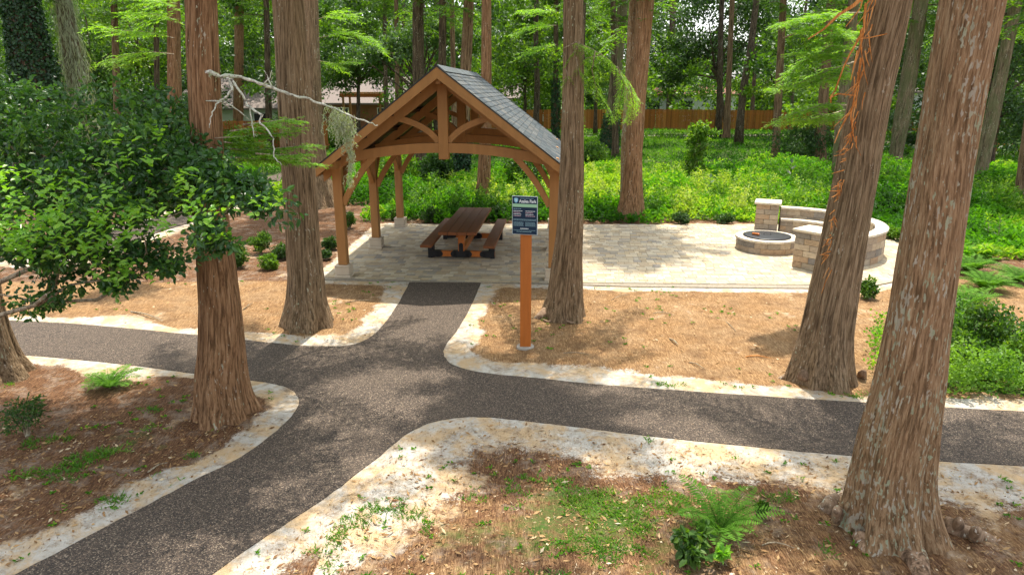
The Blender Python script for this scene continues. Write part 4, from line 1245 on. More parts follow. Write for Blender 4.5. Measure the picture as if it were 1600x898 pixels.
# --- torn orange bark on the leaning cypress
rg = np.random.default_rng(5); b = MB()
def strip(lst, Y, wd, wd2=None):
    pts = PB(lst, Y); n = len(pts); vs = []; wd2 = wd if wd2 is None else wd2
    pts = [p + rg.normal(size=3) * .008 for p in pts]
    for i, p in enumerate(pts):
        d = pts[min(i + 1, n - 1)] - pts[max(i - 1, 0)]; d /= np.linalg.norm(d)
        s = np.cross(d, [.3 * math.sin(i), 1, .2]); s /= np.linalg.norm(s); ww = 1.15 * (wd + (wd2 - wd) * i / (n - 1))
        nn = np.cross(s, d) * .003
        for q in (s * ww + nn, -s * ww + nn, -s * ww - nn, s * ww - nn): vs.append(p + q - o5)
    fs = [(i * 4 + k, i * 4 + (k + 1) % 4, i * 4 + 4 + (k + 1) % 4, i * 4 + 4 + k) for i in range(n - 1) for k in range(4)] + [(3, 2, 1, 0), (n * 4 - 4, n * 4 - 3, n * 4 - 2, n * 4 - 1)]
    if wd > .0061 or len(lst) > 4:
        q_ = MB(); q_.add(vs, fs); ob = q_.build('torn_bark_strip', M['torn_bark'], r5); ob['label'] = 'orange torn bark strip'
    else: b.add(vs, fs)
Yt = T5['y'] - .22
strip([(1352, -8), (1335, 8), (1310, 25), (1285, 45), (1264, 62)], Yt, .022, .004)
strip([(1350, -4), (1345, 12), (1332, 28), (1322, 40)], Yt, .008, .002)
strip([(1353, 5), (1352, 30), (1350, 50), (1342, 62), (1330, 85), (1320, 105), (1305, 140), (1298, 152), (1300, 160)], Yt, .012, .006)
strip([(1350, 45), (1345, 75), (1335, 100), (1330, 125)], Yt, .010, .004)
strip([(1296, 154), (1310, 147), (1330, 150), (1336, 148)], Yt, .008, .004)
strip([(1385, 52), (1360, 58), (1340, 60)], Yt - .12, .005, .003)
strip([(1346, 90), (1342, 120), (1336, 150), (1330, 180), (1332, 205), (1336, 222)], Yt, .012, .004)
strip([(1334, 160), (1320, 185), (1310, 205), (1304, 224)], Yt, .012, .003)
strip([(1338, 80), (1330, 110), (1322, 100)], Yt, .006, .003)
for k in range(34):
    yy = rg.uniform(-10, 240); xx = 1362 - (yy) * .148 + rg.normal() * 3
    L_ = rg.uniform(10, 46); dx = rg.uniform(-.8, .25) * L_; xx += rg.normal() * 3
    strip([(xx, yy), (xx + dx * .3, yy + L_ * .5), (xx + dx, yy + L_)], Yt - .02, .006, .002)
for k in range(46):
    yy = rg.choice([225, 285, 300, 345, 390]) + rg.normal() * 12; xx = 1329 - (yy - 200) * .17 + rg.normal() * 2 - (yy > 320) * 2
    L_ = rg.uniform(5, 20); ang = rg.uniform(2.6, 5.0)
    strip([(xx, yy), (xx + math.cos(ang) * L_, yy - math.sin(ang) * L_ * .5 + 4)], Yt + .03, .006, .001)
strip([(1300, 420), (1290, 440), (1282, 458)], Yt, .004, .002); strip([(1297, 418), (1285, 436)], Yt, .003, .001)
o = b.build('shredded_bark', M['torn_bark'], r5); o['label'] = 'orange shredded bark'; o['kind'] = 'stuff'

# ------------------------------------------------------------------ broadleaf trees and shrubs
def broad(name, base, top, crown, label, mat, bark='stem_bark', cat='tree', r0=.16, K=70, per=90, L=.16, W=.09, cr=.55, seed=0, group=None, folded=False, nl=24, multi=0, flat=.7):
    """base (x,y), top (x,y,z) of the stem, crown list of (centre, radii)"""
    rg = np.random.default_rng(seed)
    root = thing(name, (base[0], base[1], 0), label, cat, group); off = np.array([base[0], base[1], 0.])
    pts = np.concatenate([crown_points(c, r, max(4, int(K * f)), seed + i) for i, (c, r, f) in enumerate(crown)])
    pts[:, 2] = np.maximum(pts[:, 2], .12)
    mb = MB(); top = np.array(top, float)
    stems = [top] if not multi else [top + np.array([rg.normal() * .4, rg.normal() * .4, rg.uniform(-.2, .3)]) * r0 * 8 for _ in range(multi)]
    for tp in stems:
        n = 8; sp_ = []
        for i in range(n):
            t = i / (n - 1); sp_.append(np.array([0, 0, -.08]) * (1 - t) + (tp - off) * t + rg.normal(size=3) * r0 * .25 * math.sin(math.pi * t))
        mb.tube(sp_, [r0 * ((1.35 if i == 0 else 1.08 if i == 1 else 1) - .6 * i / (n - 1)) for i in range(n)], 9)
    tn = 'trunk' if cat == 'tree' else 'stem'
    mb.build(tn, M[bark], root, smooth=True)
    mb = MB(); sel = rg.choice(len(pts), min(nl, len(pts)), replace=False)
    def tp_(t):
        u = rg.uniform(.55, 1.0); s_ = stems[rg.integers(len(stems))]; return (s_ - off) * u
    limbs(mb, tp_, [pts[i] - off for i in sel], r0 * .38, rg)
    mb.build('branches', M[bark], root, smooth=True)
    C, D, Nn, rnd = clumps(pts, cr * rg.uniform(.6, 1.25, len(pts)), per, flat=flat)
    keep = C[:, 2] > .03; C, D, Nn, rnd = C[keep], D[keep], Nn[keep], rnd[keep]
    n = len(C)
    me = foliage_mesh('crown' if cat == 'tree' else 'foliage', C - off, D, Nn, L * RNG.uniform(.6, 1.2, n), W * RNG.uniform(.7, 1.1, n), M[mat], folded=folded, rnd=rnd)
    link('crown' if cat == 'tree' else 'foliage', me, root)
    return root

def btree(bx, by, crowns, label, mat, seed, L=.20, W=.11, K=60, per=80, bark='stem_bark', r0=.18, name='broadleaf_tree', top=None, dr=1.0, cat='tree', cr=.75, **kw):
    """crowns in photo pixels: (cx, cy, rx, ry)"""
    g = G(bx, by); Yv = g[1]; cl = []
    for (cx, cy, rx, ry) in crowns:
        c = P(cx, cy, Yv); k = depth(Yv, c[2]) / FPX
        cl.append((c, (rx * k, max(rx, ry) * k * dr, ry * k), 1.0 / len(crowns)))
    tp = P(*(top or (crowns[0][0], crowns[0][1])), Yv)
    if tp[2] < .5: tp[2] = .5
    return broad(name, (g[0], Yv), tp, cl, label, M and mat, bark, cat, r0, K, per, L, W, cr, seed, **kw)

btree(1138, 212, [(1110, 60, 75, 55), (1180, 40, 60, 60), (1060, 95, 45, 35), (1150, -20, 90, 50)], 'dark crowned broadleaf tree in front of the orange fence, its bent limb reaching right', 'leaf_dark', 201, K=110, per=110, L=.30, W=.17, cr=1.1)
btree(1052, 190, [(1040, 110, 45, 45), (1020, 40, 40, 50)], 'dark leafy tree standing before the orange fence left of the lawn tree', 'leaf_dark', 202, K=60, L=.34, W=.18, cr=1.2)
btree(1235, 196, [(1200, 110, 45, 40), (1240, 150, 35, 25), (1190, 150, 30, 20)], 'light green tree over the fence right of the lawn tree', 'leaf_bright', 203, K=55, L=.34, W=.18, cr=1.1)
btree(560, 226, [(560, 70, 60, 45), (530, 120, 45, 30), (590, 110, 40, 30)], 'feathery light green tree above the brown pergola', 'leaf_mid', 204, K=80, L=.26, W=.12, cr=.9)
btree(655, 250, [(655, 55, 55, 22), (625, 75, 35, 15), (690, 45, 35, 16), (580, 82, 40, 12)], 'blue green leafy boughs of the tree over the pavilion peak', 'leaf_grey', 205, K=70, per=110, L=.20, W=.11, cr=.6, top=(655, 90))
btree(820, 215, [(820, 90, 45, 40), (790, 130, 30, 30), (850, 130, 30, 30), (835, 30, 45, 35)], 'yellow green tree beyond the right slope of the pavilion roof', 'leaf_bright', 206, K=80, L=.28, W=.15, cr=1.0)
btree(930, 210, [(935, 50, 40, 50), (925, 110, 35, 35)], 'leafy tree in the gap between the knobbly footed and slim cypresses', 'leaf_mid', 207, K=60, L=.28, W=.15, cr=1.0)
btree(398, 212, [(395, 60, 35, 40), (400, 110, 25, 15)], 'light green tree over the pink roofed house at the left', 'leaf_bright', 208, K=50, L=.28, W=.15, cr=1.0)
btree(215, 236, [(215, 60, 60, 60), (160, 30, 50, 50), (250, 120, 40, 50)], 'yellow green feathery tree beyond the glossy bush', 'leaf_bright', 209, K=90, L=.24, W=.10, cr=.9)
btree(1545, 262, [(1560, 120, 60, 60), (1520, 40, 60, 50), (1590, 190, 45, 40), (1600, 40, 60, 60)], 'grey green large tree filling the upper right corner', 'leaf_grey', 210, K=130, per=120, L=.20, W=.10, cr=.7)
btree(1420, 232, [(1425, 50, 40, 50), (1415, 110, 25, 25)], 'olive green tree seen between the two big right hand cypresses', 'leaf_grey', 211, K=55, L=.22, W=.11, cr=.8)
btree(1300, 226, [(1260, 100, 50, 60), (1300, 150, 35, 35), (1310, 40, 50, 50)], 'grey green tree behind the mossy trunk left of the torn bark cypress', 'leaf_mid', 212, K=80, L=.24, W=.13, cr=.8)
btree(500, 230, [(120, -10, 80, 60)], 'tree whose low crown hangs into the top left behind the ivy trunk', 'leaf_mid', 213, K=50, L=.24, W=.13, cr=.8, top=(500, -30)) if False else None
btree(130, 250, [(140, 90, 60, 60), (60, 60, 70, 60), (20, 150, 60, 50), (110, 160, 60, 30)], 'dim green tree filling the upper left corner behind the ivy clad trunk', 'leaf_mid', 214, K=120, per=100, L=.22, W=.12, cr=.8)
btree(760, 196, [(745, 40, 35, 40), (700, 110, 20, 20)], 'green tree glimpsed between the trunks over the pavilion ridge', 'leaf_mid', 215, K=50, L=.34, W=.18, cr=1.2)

# understory shrubs
def shrub(px, py, wpx, hpx, label, mat='leaf_mid', seed=0, L=.07, W=.035, per=70, K=16, name='leafy_shrub', cat='shrub', group=None, folded=True, r0=.02, multi=4, flat=.8):
    g = G(px, py); k = depth(g[1], 0) / FPX; rw = wpx / 2 * k; rh = hpx / 2 * k
    c = np.array([g[0], g[1] + rw * .5, rh * 1.02])
    return broad(name, (g[0], g[1] + rw * .5), c, [(c, (rw * .8, rw * .8, rh * .8), 1)], label, mat, 'twig', cat, r0, K, per, L, W, max(rw, rh) * .42, seed, group, folded, nl=12, multi=multi, flat=flat)

small = [
    (405, 398, 36, 38, 'leaf_mid', 'taller loose shrub of the cluster of small shrubs right of the straight cypress'),
    (372, 421, 36, 34, 'leaf_mid', 'rounded green shrub nearest the straight reddish cypress'),
    (417, 424, 34, 26, 'leaf_bright', 'low light green shrub at the front of the small shrub cluster'),
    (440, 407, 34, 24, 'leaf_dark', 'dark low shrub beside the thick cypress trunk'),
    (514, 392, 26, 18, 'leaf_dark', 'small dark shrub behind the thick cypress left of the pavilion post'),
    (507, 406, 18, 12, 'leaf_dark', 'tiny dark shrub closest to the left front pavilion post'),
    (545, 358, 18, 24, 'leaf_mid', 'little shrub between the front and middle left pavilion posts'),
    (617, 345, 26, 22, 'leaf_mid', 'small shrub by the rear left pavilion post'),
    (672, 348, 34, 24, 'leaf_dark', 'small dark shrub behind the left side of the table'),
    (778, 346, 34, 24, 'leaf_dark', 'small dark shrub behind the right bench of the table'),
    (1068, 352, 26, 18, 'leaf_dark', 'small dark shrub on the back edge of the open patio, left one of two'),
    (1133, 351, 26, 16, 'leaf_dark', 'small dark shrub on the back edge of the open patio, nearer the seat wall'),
    (1394, 376, 34, 22, 'leaf_bright', 'yellow green shrub at the right end of the patio behind the big cypress'),
    (1358, 468, 22, 30, 'leaf_mid', 'green shrub low between the two big right hand cypresses'),
]
for i, (px, py, wp, hp, mt, lab) in enumerate(small):
    shrub(px, py, wp, hp, lab, mt, 300 + i, group='small planted shrubs')
shrub(28, 690, 76, 66, 'sparse thin stemmed shrub at the left edge below the cypress', 'leaf_dark', 330, L=.05, W=.02, per=45, K=16)
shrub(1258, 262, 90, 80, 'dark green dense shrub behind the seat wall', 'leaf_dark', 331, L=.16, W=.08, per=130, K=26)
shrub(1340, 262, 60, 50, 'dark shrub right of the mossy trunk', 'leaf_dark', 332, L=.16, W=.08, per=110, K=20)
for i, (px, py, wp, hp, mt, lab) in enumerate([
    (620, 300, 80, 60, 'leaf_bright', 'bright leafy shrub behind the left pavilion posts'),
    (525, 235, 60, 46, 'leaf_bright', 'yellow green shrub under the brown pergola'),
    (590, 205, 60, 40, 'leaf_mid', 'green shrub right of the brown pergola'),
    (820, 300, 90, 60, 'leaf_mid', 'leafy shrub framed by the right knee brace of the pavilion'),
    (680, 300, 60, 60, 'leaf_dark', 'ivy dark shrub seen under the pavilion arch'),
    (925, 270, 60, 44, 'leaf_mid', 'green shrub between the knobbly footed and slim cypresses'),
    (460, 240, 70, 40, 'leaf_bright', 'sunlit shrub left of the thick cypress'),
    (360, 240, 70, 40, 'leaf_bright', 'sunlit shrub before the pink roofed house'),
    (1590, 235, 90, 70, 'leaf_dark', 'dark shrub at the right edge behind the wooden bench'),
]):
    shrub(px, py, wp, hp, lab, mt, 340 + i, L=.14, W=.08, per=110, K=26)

# young sapling in the sunny weeds
g = G(1088, 292); Yv = g[1]
broad('sapling', (g[0], Yv), P(1092, 215, Yv), [(P(1095, 205, Yv), (.55, .4, .45), .35), (P(1086, 230, Yv), (.55, .4, .5), .3), (P(1084, 258, Yv), (.5, .4, .4), .35)],
      'slender young tree with bright leaves in the sunny weeds behind the patio', 'leaf_bright', 'twig', 'tree', .035, 60, 26, .16, .09, .24, 360, folded=True)
# broad-leaved tall herb
def rosette(px, py, hpx, label, seed, n=12, L=.30, W=.10, mat='fern', name='broad_leaved_plant', cat='plant', z0=0):
    g = G(px, py); k = depth(g[1], 0) / FPX; H = hpx * k; rg = np.random.default_rng(seed)
    root = thing(name, (g[0], g[1], 0), label, cat)
    b = MB(); b.tube([(0, 0, -.03), (.02, 0, H * .5), (0, .02, H)], [.012, .009, .004], 6); b.build('stem', M['twig'], root)
    t = np.linspace(.15, 1, n); a = np.arange(n) * 2.4
    C = np.stack([0 * t, 0 * t, t * H], 1); D = unit(np.stack([np.cos(a), np.sin(a), .5 + .5 * t - .6 * (1 - t)], 1)); Nn = np.tile([0, 0, 1.], (n, 1))
    link('leaves', foliage_mesh('leaves', C, D, Nn, L * (1.1 - .5 * t), W * (1.1 - .4 * t), M[mat], True), root)
rosette(1107, 318, 40, 'single dark broad leaved plant in the sunny weeds behind the patio', 1, L=.36, W=.13, mat='leaf_grey')
rosette(1232, 300, 44, 'tall broad leaved plant behind the far pillar of the seat wall', 2, L=.45, W=.16, mat='leaf_dark')
rosette(1555, 385, 46, 'spiky stemmed plant in the weeds near the right edge', 3, n=22, L=.22, W=.05, mat='leaf_mid')
rosette(1540, 375, 30, 'shorter spiky plant left of the taller one near the right edge', 4, n=16, L=.20, W=.05, mat='leaf_mid')

# ------------------------------------------------------------------ big glossy bush at the left
def big_bush():
    rg = np.random.default_rng(77)
    base = (-7.6, 8.2)
    root = thing('evergreen_bush', (base[0], base[1], 0), 'big glossy dark evergreen bush with bright young leaves spreading over the left of the path', 'bush')
    off = np.array([base[0], base[1], 0.])
    cl = []
    spec = [  # cx, cy, rx, ry, Y, K
        (70, 250, 120, 105, 7.9, 70), (200, 240, 110, 100, 7.8, 60), (60, 375, 80, 36, 7.0, 22), (150, 330, 110, 60, 7.0, 34), (260, 270, 85, 90, 7.3, 46),
        (330, 290, 55, 45, 6.8, 26), (335, 372, 26, 24, 6.2, 8), (415, 322, 26, 14, 6.2, 6), (380, 290, 30, 18, 6.5, 8), (205, 400, 55, 22, 7.0, 9), (262, 400, 22, 34, 7.0, 8),
        (150, 430, 70, 26, 7.4, 8), (-30, 280, 90, 110, 7.6, 30), (185, 448, 26, 14, 6.8, 5), (90, 465, 50, 18, 7.8, 8), (250, 190, 60, 50, 8.4, 22), (60, 190, 90, 60, 8.6, 30), (95, 400, 60, 24, 7.4, 7)]
    for i, (cx, cy, rx, ry, Yv, K) in enumerate(spec):
        c = P(cx, cy, Yv); k = depth(Yv, c[2]) / FPX
        cl.append(crown_points(c, (rx * k, max(rx, ry) * k * .75, ry * k), K, 500 + i, .25))
    pts = np.concatenate(cl)
    C, D, Nn, rnd = clumps(pts, .175 * rg.uniform(.5, 1.35, len(pts)), 50, flat=.65)
    n = len(C)
    link('foliage', foliage_mesh('foliage', C - off, D, Nn, .078 * RNG.uniform(.6, 1.2, n), .042 * RNG.uniform(.8, 1.1, n), M['leaf_glossy'], True, rnd), root)
    # young bright shoots: rosettes on twig ends facing the light
    ys = []
    for (cx, cy, rx, ry, Yv, K) in [(60, 310, 70, 50, 6.5, 16), (200, 300, 90, 60, 6.5, 10), (250, 240, 90, 60, 6.6, 8), (60, 370, 85, 40, 6.3, 30), (150, 370, 50, 25, 6.4, 13), (205, 345, 60, 28, 6.45, 14), (200, 425, 50, 14, 6.5, 9), (120, 250, 110, 50, 6.7, 5), (330, 300, 60, 35, 6.2, 6), (25, 290, 40, 40, 6.6, 5), (300, 335, 14, 12, 6.0, 2), (335, 355, 16, 22, 5.95, 5), (420, 320, 20, 8, 6.0, 3), (250, 350, 10, 6, 6.3, 1), (40, 345, 60, 25, 6.3, 10)]:
        for k in range(int(K * 1.25 + .5)):
            t = rg.random() ** .5; a = rg.random() * 6.28
            ys.append(P(cx + rx * t * math.cos(a), cy + ry * t * math.sin(a), Yv + rg.normal() * .2 + .12))
    ys = np.array(ys); m = 8
    idx = np.repeat(np.arange(len(ys)), m); a = RNG.random(len(idx)) * 6.28
    up = RNG.uniform(-.6, 1.1, len(idx))
    D = unit(np.stack([np.cos(a), np.sin(a), up], 1)); C = ys[idx] + RNG.normal(size=(len(idx), 3)) * .045
    Nn = unit(np.stack([RNG.normal(size=len(idx)) * .3, RNG.normal(size=len(idx)) * .3 - .2, np.ones(len(idx))], 1))
    link('young_leaves', foliage_mesh('young_leaves', C - off, D, Nn, .080 * RNG.uniform(.6, 1.25, len(idx)), .042 * RNG.uniform(.8, 1.1, len(idx)), M['leaf_young'], True), root)
    mb = MB()
    stem = [np.array([0, 0, -.1]), np.array([.15, -.1, .7]), np.array([.9, -.2, 1.35]), np.array([2.2, -.3, 1.9]), np.array([2.9, -.3, 2.6])]
    mb.tube(stem, [.06, .05, .035, .025, .015], 9); mb.build('stem', M['twig'], root, smooth=True)
    mb = MB()
    for ln, Ya, Yb_, r in [([(-40, 530), (0, 492), (55, 480), (85, 450), (95, 420), (115, 385), (118, 340)], 7.4, 7.0, .03), ([(60, 478), (110, 445), (160, 438), (210, 430), (240, 420)], 7.3, 6.9, .016), ([(0, 494), (-60, 480), (-120, 470)], 7.4, 7.8, .03),
                           ([(90, 440), (45, 425), (0, 400)], 7.2, 7.0, .012), ([(150, 345), (180, 372), (195, 400), (185, 420)], 6.9, 6.9, .010), ([(70, 385), (120, 380), (135, 385)], 6.9, 6.8, .010), ([(215, 420), (228, 395), (225, 370), (240, 350)], 6.9, 6.8, .010),
                           ([(240, 350), (280, 335), (300, 325)], 6.9, 6.7, .007), ([(250, 350), (262, 372), (300, 400), (305, 408)], 6.9, 6.7, .003), ([(200, 440), (150, 470), (60, 470), (0, 460)], 7.6, 7.8, .028), ([(210, 430), (185, 405), (205, 390)], 7.2, 7.0, .012)]:
        pts_ = PB(ln, Ya, Yb_); pts_ = [p - off + rg.normal(size=3) * .01 for p in pts_]
        mb.tube(pts_, [r * (1 - .7 * i / (len(pts_) - 1)) for i in range(len(pts_))], 7)
    sel = pts[rg.choice(len(pts), 150, replace=False)] - off
    src = stem[3]; sel = sel[np.argsort(np.linalg.norm(sel - src, axis=1))]; nodes = [np.array(stem[2]), np.array(stem[3]), np.array(stem[4])]
    for t in sel:
        nd = np.array(nodes); dd = np.linalg.norm(nd - t, axis=1); a_ = nd[np.argmin(dd)]
        L_ = dd.min(); m1 = a_ * .6 + t * .4 + rg.normal(size=3) * .10 * L_; m2 = a_ * .25 + t * .75 + rg.normal(size=3) * .10 * L_
        rr_ = .006 + .008 * math.exp(-np.linalg.norm(t - src))
        mb.tube([a_, m1, m2, t], [rr_ * 1.1, rr_, rr_ * .8, rr_ * .5], 5); nodes.append(t)
    mb.build('branches', M['twig'], root, smooth=True)
big_bush()

# ------------------------------------------------------------------ ivy-clad and moss-hung trunks at upper left
def clad(px0, py0, w0, px1, w1, label, bark, name, part, mat, n, L, W, seed, by=None):
    s = [(px0, py0, w0), (px0 + (px1 - px0) * .3, py0 * .7, w0 * .85), (px0 + (px1 - px0) * .6, py0 * .4, (w0 + w1) / 2), (px1, 0, w1)]
    inf = add_tree(name, s, py0, label, bark=bark, seed=seed, seg=32, rings=70, H=12, crown=hi(7.5, 13, 2.4, 34, seed + 900, step=.2, tw=.6, nl=.18, nw=.045))
    rg = np.random.default_rng(seed)
    z = rg.random(n) * 7.5; a = rg.random(n) * 6.28
    rr = np.array([inf['r'](q) for q in z]); cx = np.array([inf['cx'](q) for q in z])
    out = np.stack([np.cos(a), np.sin(a), 0 * a], 1)
    return inf, z, a, rr, cx, out, rg
inf, z, a, rr, cx, out, rg = clad(92, 300, 66, 30, 44, 'leaning trunk wrapped in dark ivy at the upper left', 'bark_dark', 'ivy_clad_tree', 'ivy', 'ivy', 9000, .1, .08, 71)
thick = .04 + .22 * fbm(a * 1.3 + 3, z * 1.1, 3)
C = np.stack([cx, np.full(len(z), inf['y']), z], 1) + out * (rr + thick * rg.random(len(z)))[:, None]
D = unit(out * .4 + rg.normal(size=(len(z), 3)) * .5 + np.array([0, 0, -.7])); Nn = unit(out + rg.normal(size=out.shape) * .35)
link('ivy', foliage_mesh('ivy', C - inf['off'], D, Nn, .13 * rg.uniform(.6, 1.1, len(z)), .11, M['ivy'], True), inf['root'])
inf, z, a, rr, cx, out, rg = clad(150, 285, 34, 98, 24, 'leaning trunk draped in grey spanish moss right of the ivy clad trunk', 'bark_moss', 'moss_hung_tree', 'moss', 'moss', 5000, .1, .02, 73)
thick = .02 + .75 * fbm(a * 2 + 3, z * .8, 3) ** 2
C = np.stack([cx, np.full(len(z), inf['y']), z], 1) + out * (rr + thick * rg.random(len(z)))[:, None]
D = unit(rg.normal(size=(len(z), 3)) * .22 + np.array([0, 0, -1.]))
link('spanish_moss', foliage_mesh('spanish_moss', C - inf['off'], D, out, .34 * rg.uniform(.5, 1.2, len(z)), .03, M['moss']), inf['root'])
# ivy at the foot of two trunks
for inf_, n, zt in ((midinfo[3], 1800, 2.2), (midinfo[1], 1600, 2.4), (midinfo[9], 1500, 4.5)):
    rg = np.random.default_rng(n); z = rg.random(n) ** 1.2 * zt; a = rg.random(n) * 6.28
    out = np.stack([np.cos(a), np.sin(a), 0 * a], 1); rr = np.array([inf_['r'](q) for q in z]); cx = np.array([inf_['cx'](q) for q in z])
    C = np.stack([cx, np.full(n, inf_['y']), z], 1) + out * (rr * 1.05 + .12 * rg.random(n))[:, None]
    D = unit(out * .4 + rg.normal(size=(n, 3)) * .5 + np.array([0, 0, -.6]))
    link('ivy', foliage_mesh('ivy', C - inf_['off'], D, out, .13, .10, M['ivy'], True), inf_['root'])

# ------------------------------------------------------------------ ferns
def fern(px, py, R_, label, seed, nf=16, mat='fern', up=.9, lean=(0, 0), pin=26, group=None):
    g = G(px, py); rg = np.random.default_rng(seed); zb = float(gz(g[0], g[1]))
    root = thing('fern', (g[0], g[1], zb - .01), label, 'fern', group)
    Cs, Ds, Ns, Ls, Ws = [], [], [], [], []; mb = MB()
    for f in range(nf):
        a = 2 * math.pi * (f + rg.random() * .6) / nf; u0 = up * rg.uniform(.55, 1.25); L = R_ * rg.uniform(.75, 1.15)
        h = np.array([math.cos(a) + lean[0], math.sin(a) + lean[1], 0])
        t = np.linspace(0, 1, pin)
        ang = min(1.30, math.atan(u0 * 1.7)) - t ** 1.2 * 1.45
        step = L / pin; pos = np.zeros((pin, 3)); p = np.zeros(3)
        for i in range(pin):
            pos[i] = p; p = p + (h * math.cos(ang[i]) + np.array([0, 0, math.sin(ang[i])])) * step
        mb.tube(pos[::4], [.004 * (1 - .7 * q) for q in np.linspace(0, 1, len(pos[::4]))], 4)
        tan = np.gradient(pos, axis=0); tan = unit(tan); side = unit(np.cross(tan, np.tile([0, 0, 1.], (pin, 1)))); nrm = np.cross(side, tan)
        prof = np.sin(np.clip(t * 1.05 + .06, 0, 1) * math.pi) ** .55 * (1 - .25 * t)
        for s_ in (-1, 1):
            d = unit(side * s_ + tan * .35 + rg.normal(size=(pin, 3)) * .06 - np.array([0, 0, .12]))
            Cs.append(pos[2:]); Ds.append(d[2:]); Ns.append(nrm[2:]); Ls.append((R_ * .24 * prof + .004)[2:]); Ws.append(np.full(pin - 2, L / pin * .78))
    mb.build('frond_stems', M['fern'], root)
    C, D, Nn, L, W = (np.concatenate(q) for q in (Cs, Ds, Ns, Ls, Ws))
    link('fronds', foliage_mesh('fronds', C, D, Nn, L, W, M[mat], rnd=RNG.random(len(C)) * .6 + .4 * rg.random()), root)
fern(1125, 832, .66, 'large bright fern in the foreground left of the nearest cypress', 1, nf=15, pin=30, up=1.45)
fern(172, 604, .52, 'dark green fern at the edge of the left path', 2, nf=22, up=1.0)
for i, (px, py, r_, lab) in enumerate([
    (1515, 425, 0.74, 'fern furthest back in the right hand fern bed'), (1590, 440, 0.68, 'fern cut by the right edge beside the flared trunk'),
    (1540, 452, 0.74, 'middle fern of the right hand fern bed'), (1508, 480, 0.74, 'front left fern of the right hand fern bed'), (1490, 520, 0.68, 'fern touching the nearest cypress on its right side'), (1530, 405, 0.61, 'small fern at the top of the right hand fern bed by the weeds')]):
    fern(px, py, r_, lab, 20 + i, nf=34, up=1.1, group='ferns in the right hand bed')
def herb(px, py, wpx, hpx, label, seed, mat='leaf_mid', L=.07, W=.045, K=14, per=22): shrub(px, py, wpx, hpx, label, mat, seed, L, W, per, K, 'weed_plant', 'plant', r0=.006)
herb(1086, 884, 62, 52, 'broad leaved weed with a yellow green top in front of the large fern', 401, 'leaf_mid', L=.08, W=.055, K=14)
herb(1500, 585, 70, 70, 'leafy clump beside the lichen speckled trunk at the right path edge', 404, 'leaf_mid', L=.07, W=.04, K=24, per=40)
herb(1560, 560, 90, 100, 'tall leafy weed clump in the middle of the right hand bed', 405, 'leaf_mid', L=.07, W=.04, K=30, per=40)
herb(1610, 590, 80, 70, 'leafy clump cut by the right edge of the photo beside the path', 406, 'leaf_bright', L=.07, W=.04, K=24, per=40)
herb(1190, 812, 14, 16, 'tiny seedling between the large fern and the nearest cypress', 402, K=3)
herb(1130, 890, 26, 14, 'low sprig right of the broad leaved foreground weed', 403, 'leaf_young', K=4)

# ------------------------------------------------------------------ ground cover (uncountable)
def region_pts(n, box, fn):
    x = RNG.uniform(box[0], box[1], n); y = RNG.uniform(box[2], box[3], n); m = fn(x, y); return x[m], y[m]
def cover(name, x, y, hgt, L, W, mat, perst, up=.8, folded=False):
    n = len(x); h = hgt(x, y); idx = np.repeat(np.arange(n), perst); t = RNG.random(len(idx))
    C = np.stack([x[idx] + RNG.normal(size=len(idx)) * .05, y[idx] + RNG.normal(size=len(idx)) * .05, h[idx] * t ** .8], 1)
    a = RNG.random(len(idx)) * 6.28
    D = unit(np.stack([np.cos(a), np.sin(a), RNG.uniform(-.1, 2 * up, len(idx))], 1)); Nn = rand_dirs(len(idx), 1.0, .5)
    tone = fbm(x * .35, y * .35, 3)
    rnd = np.clip((tone[idx] - .5) * 2.4 + .12 * (fbm(x * 2.5, y * 2.5, 2)[idx] - .5) * 6 + .30 + .5 * RNG.random(len(idx)), 0, 1)
    return tag(link(name, foliage_mesh(name, C, D, Nn, L * RNG.uniform(.6, 1.3, len(idx)), W, M[mat], folded, rnd)), kind='stuff')
in_patio = lambda x, y: inside(patio_poly, x, y)
def weed_zone(x, y):
    edge = 20.0 + .25 * np.sin(x * 1.3) + .3 * (fbm(x, y, 2) - .5)
    a = (y > edge) & (y < 32) & (x > -4.5)
    b_ = (x < -4.5) & (y > 23) & (y < 32) & (dist_poly(path2_w, x, y, False) > 1.1)
    c_ = (x > 10.1) & (y > 15.2) & (y <= 20.5)
    return a | b_ | c_
x, y = region_pts(26000, (-14, 26, 15, 32), weed_zone)
cover('weeds', x, y, lambda x, y: .10 + 1.9 * np.clip(fbm(x * .55 + 4, y * .55, 3) - .30, 0, 1) * np.clip((y - 19.6) / 2.2, .2, 1), .15, .065, 'weeds', 10, folded=True)
x, y = region_pts(2600, (-4, 18, 20.6, 30), lambda x, y: fbm(x * .5 + 2, y * .5, 3) > .43)
cover('tall_weeds', x, y, lambda x, y: .35 + .65 * RNG.random(len(x)) ** 1.5, .12, .045, 'tall_leaf', 36, up=.8, folded=True)
x, y = region_pts(30000, (-30, 55, 32, 66), lambda x, y: (np.abs(x) < y * .85) & (dist_poly(np.array([G(*q) for q in track_px]), x, y, False) > 1.0))
cover('meadow', x, y, lambda x, y: .06 + .30 * fbm(x * .3, y * .3, 3), .20, .06, 'meadow', 5)
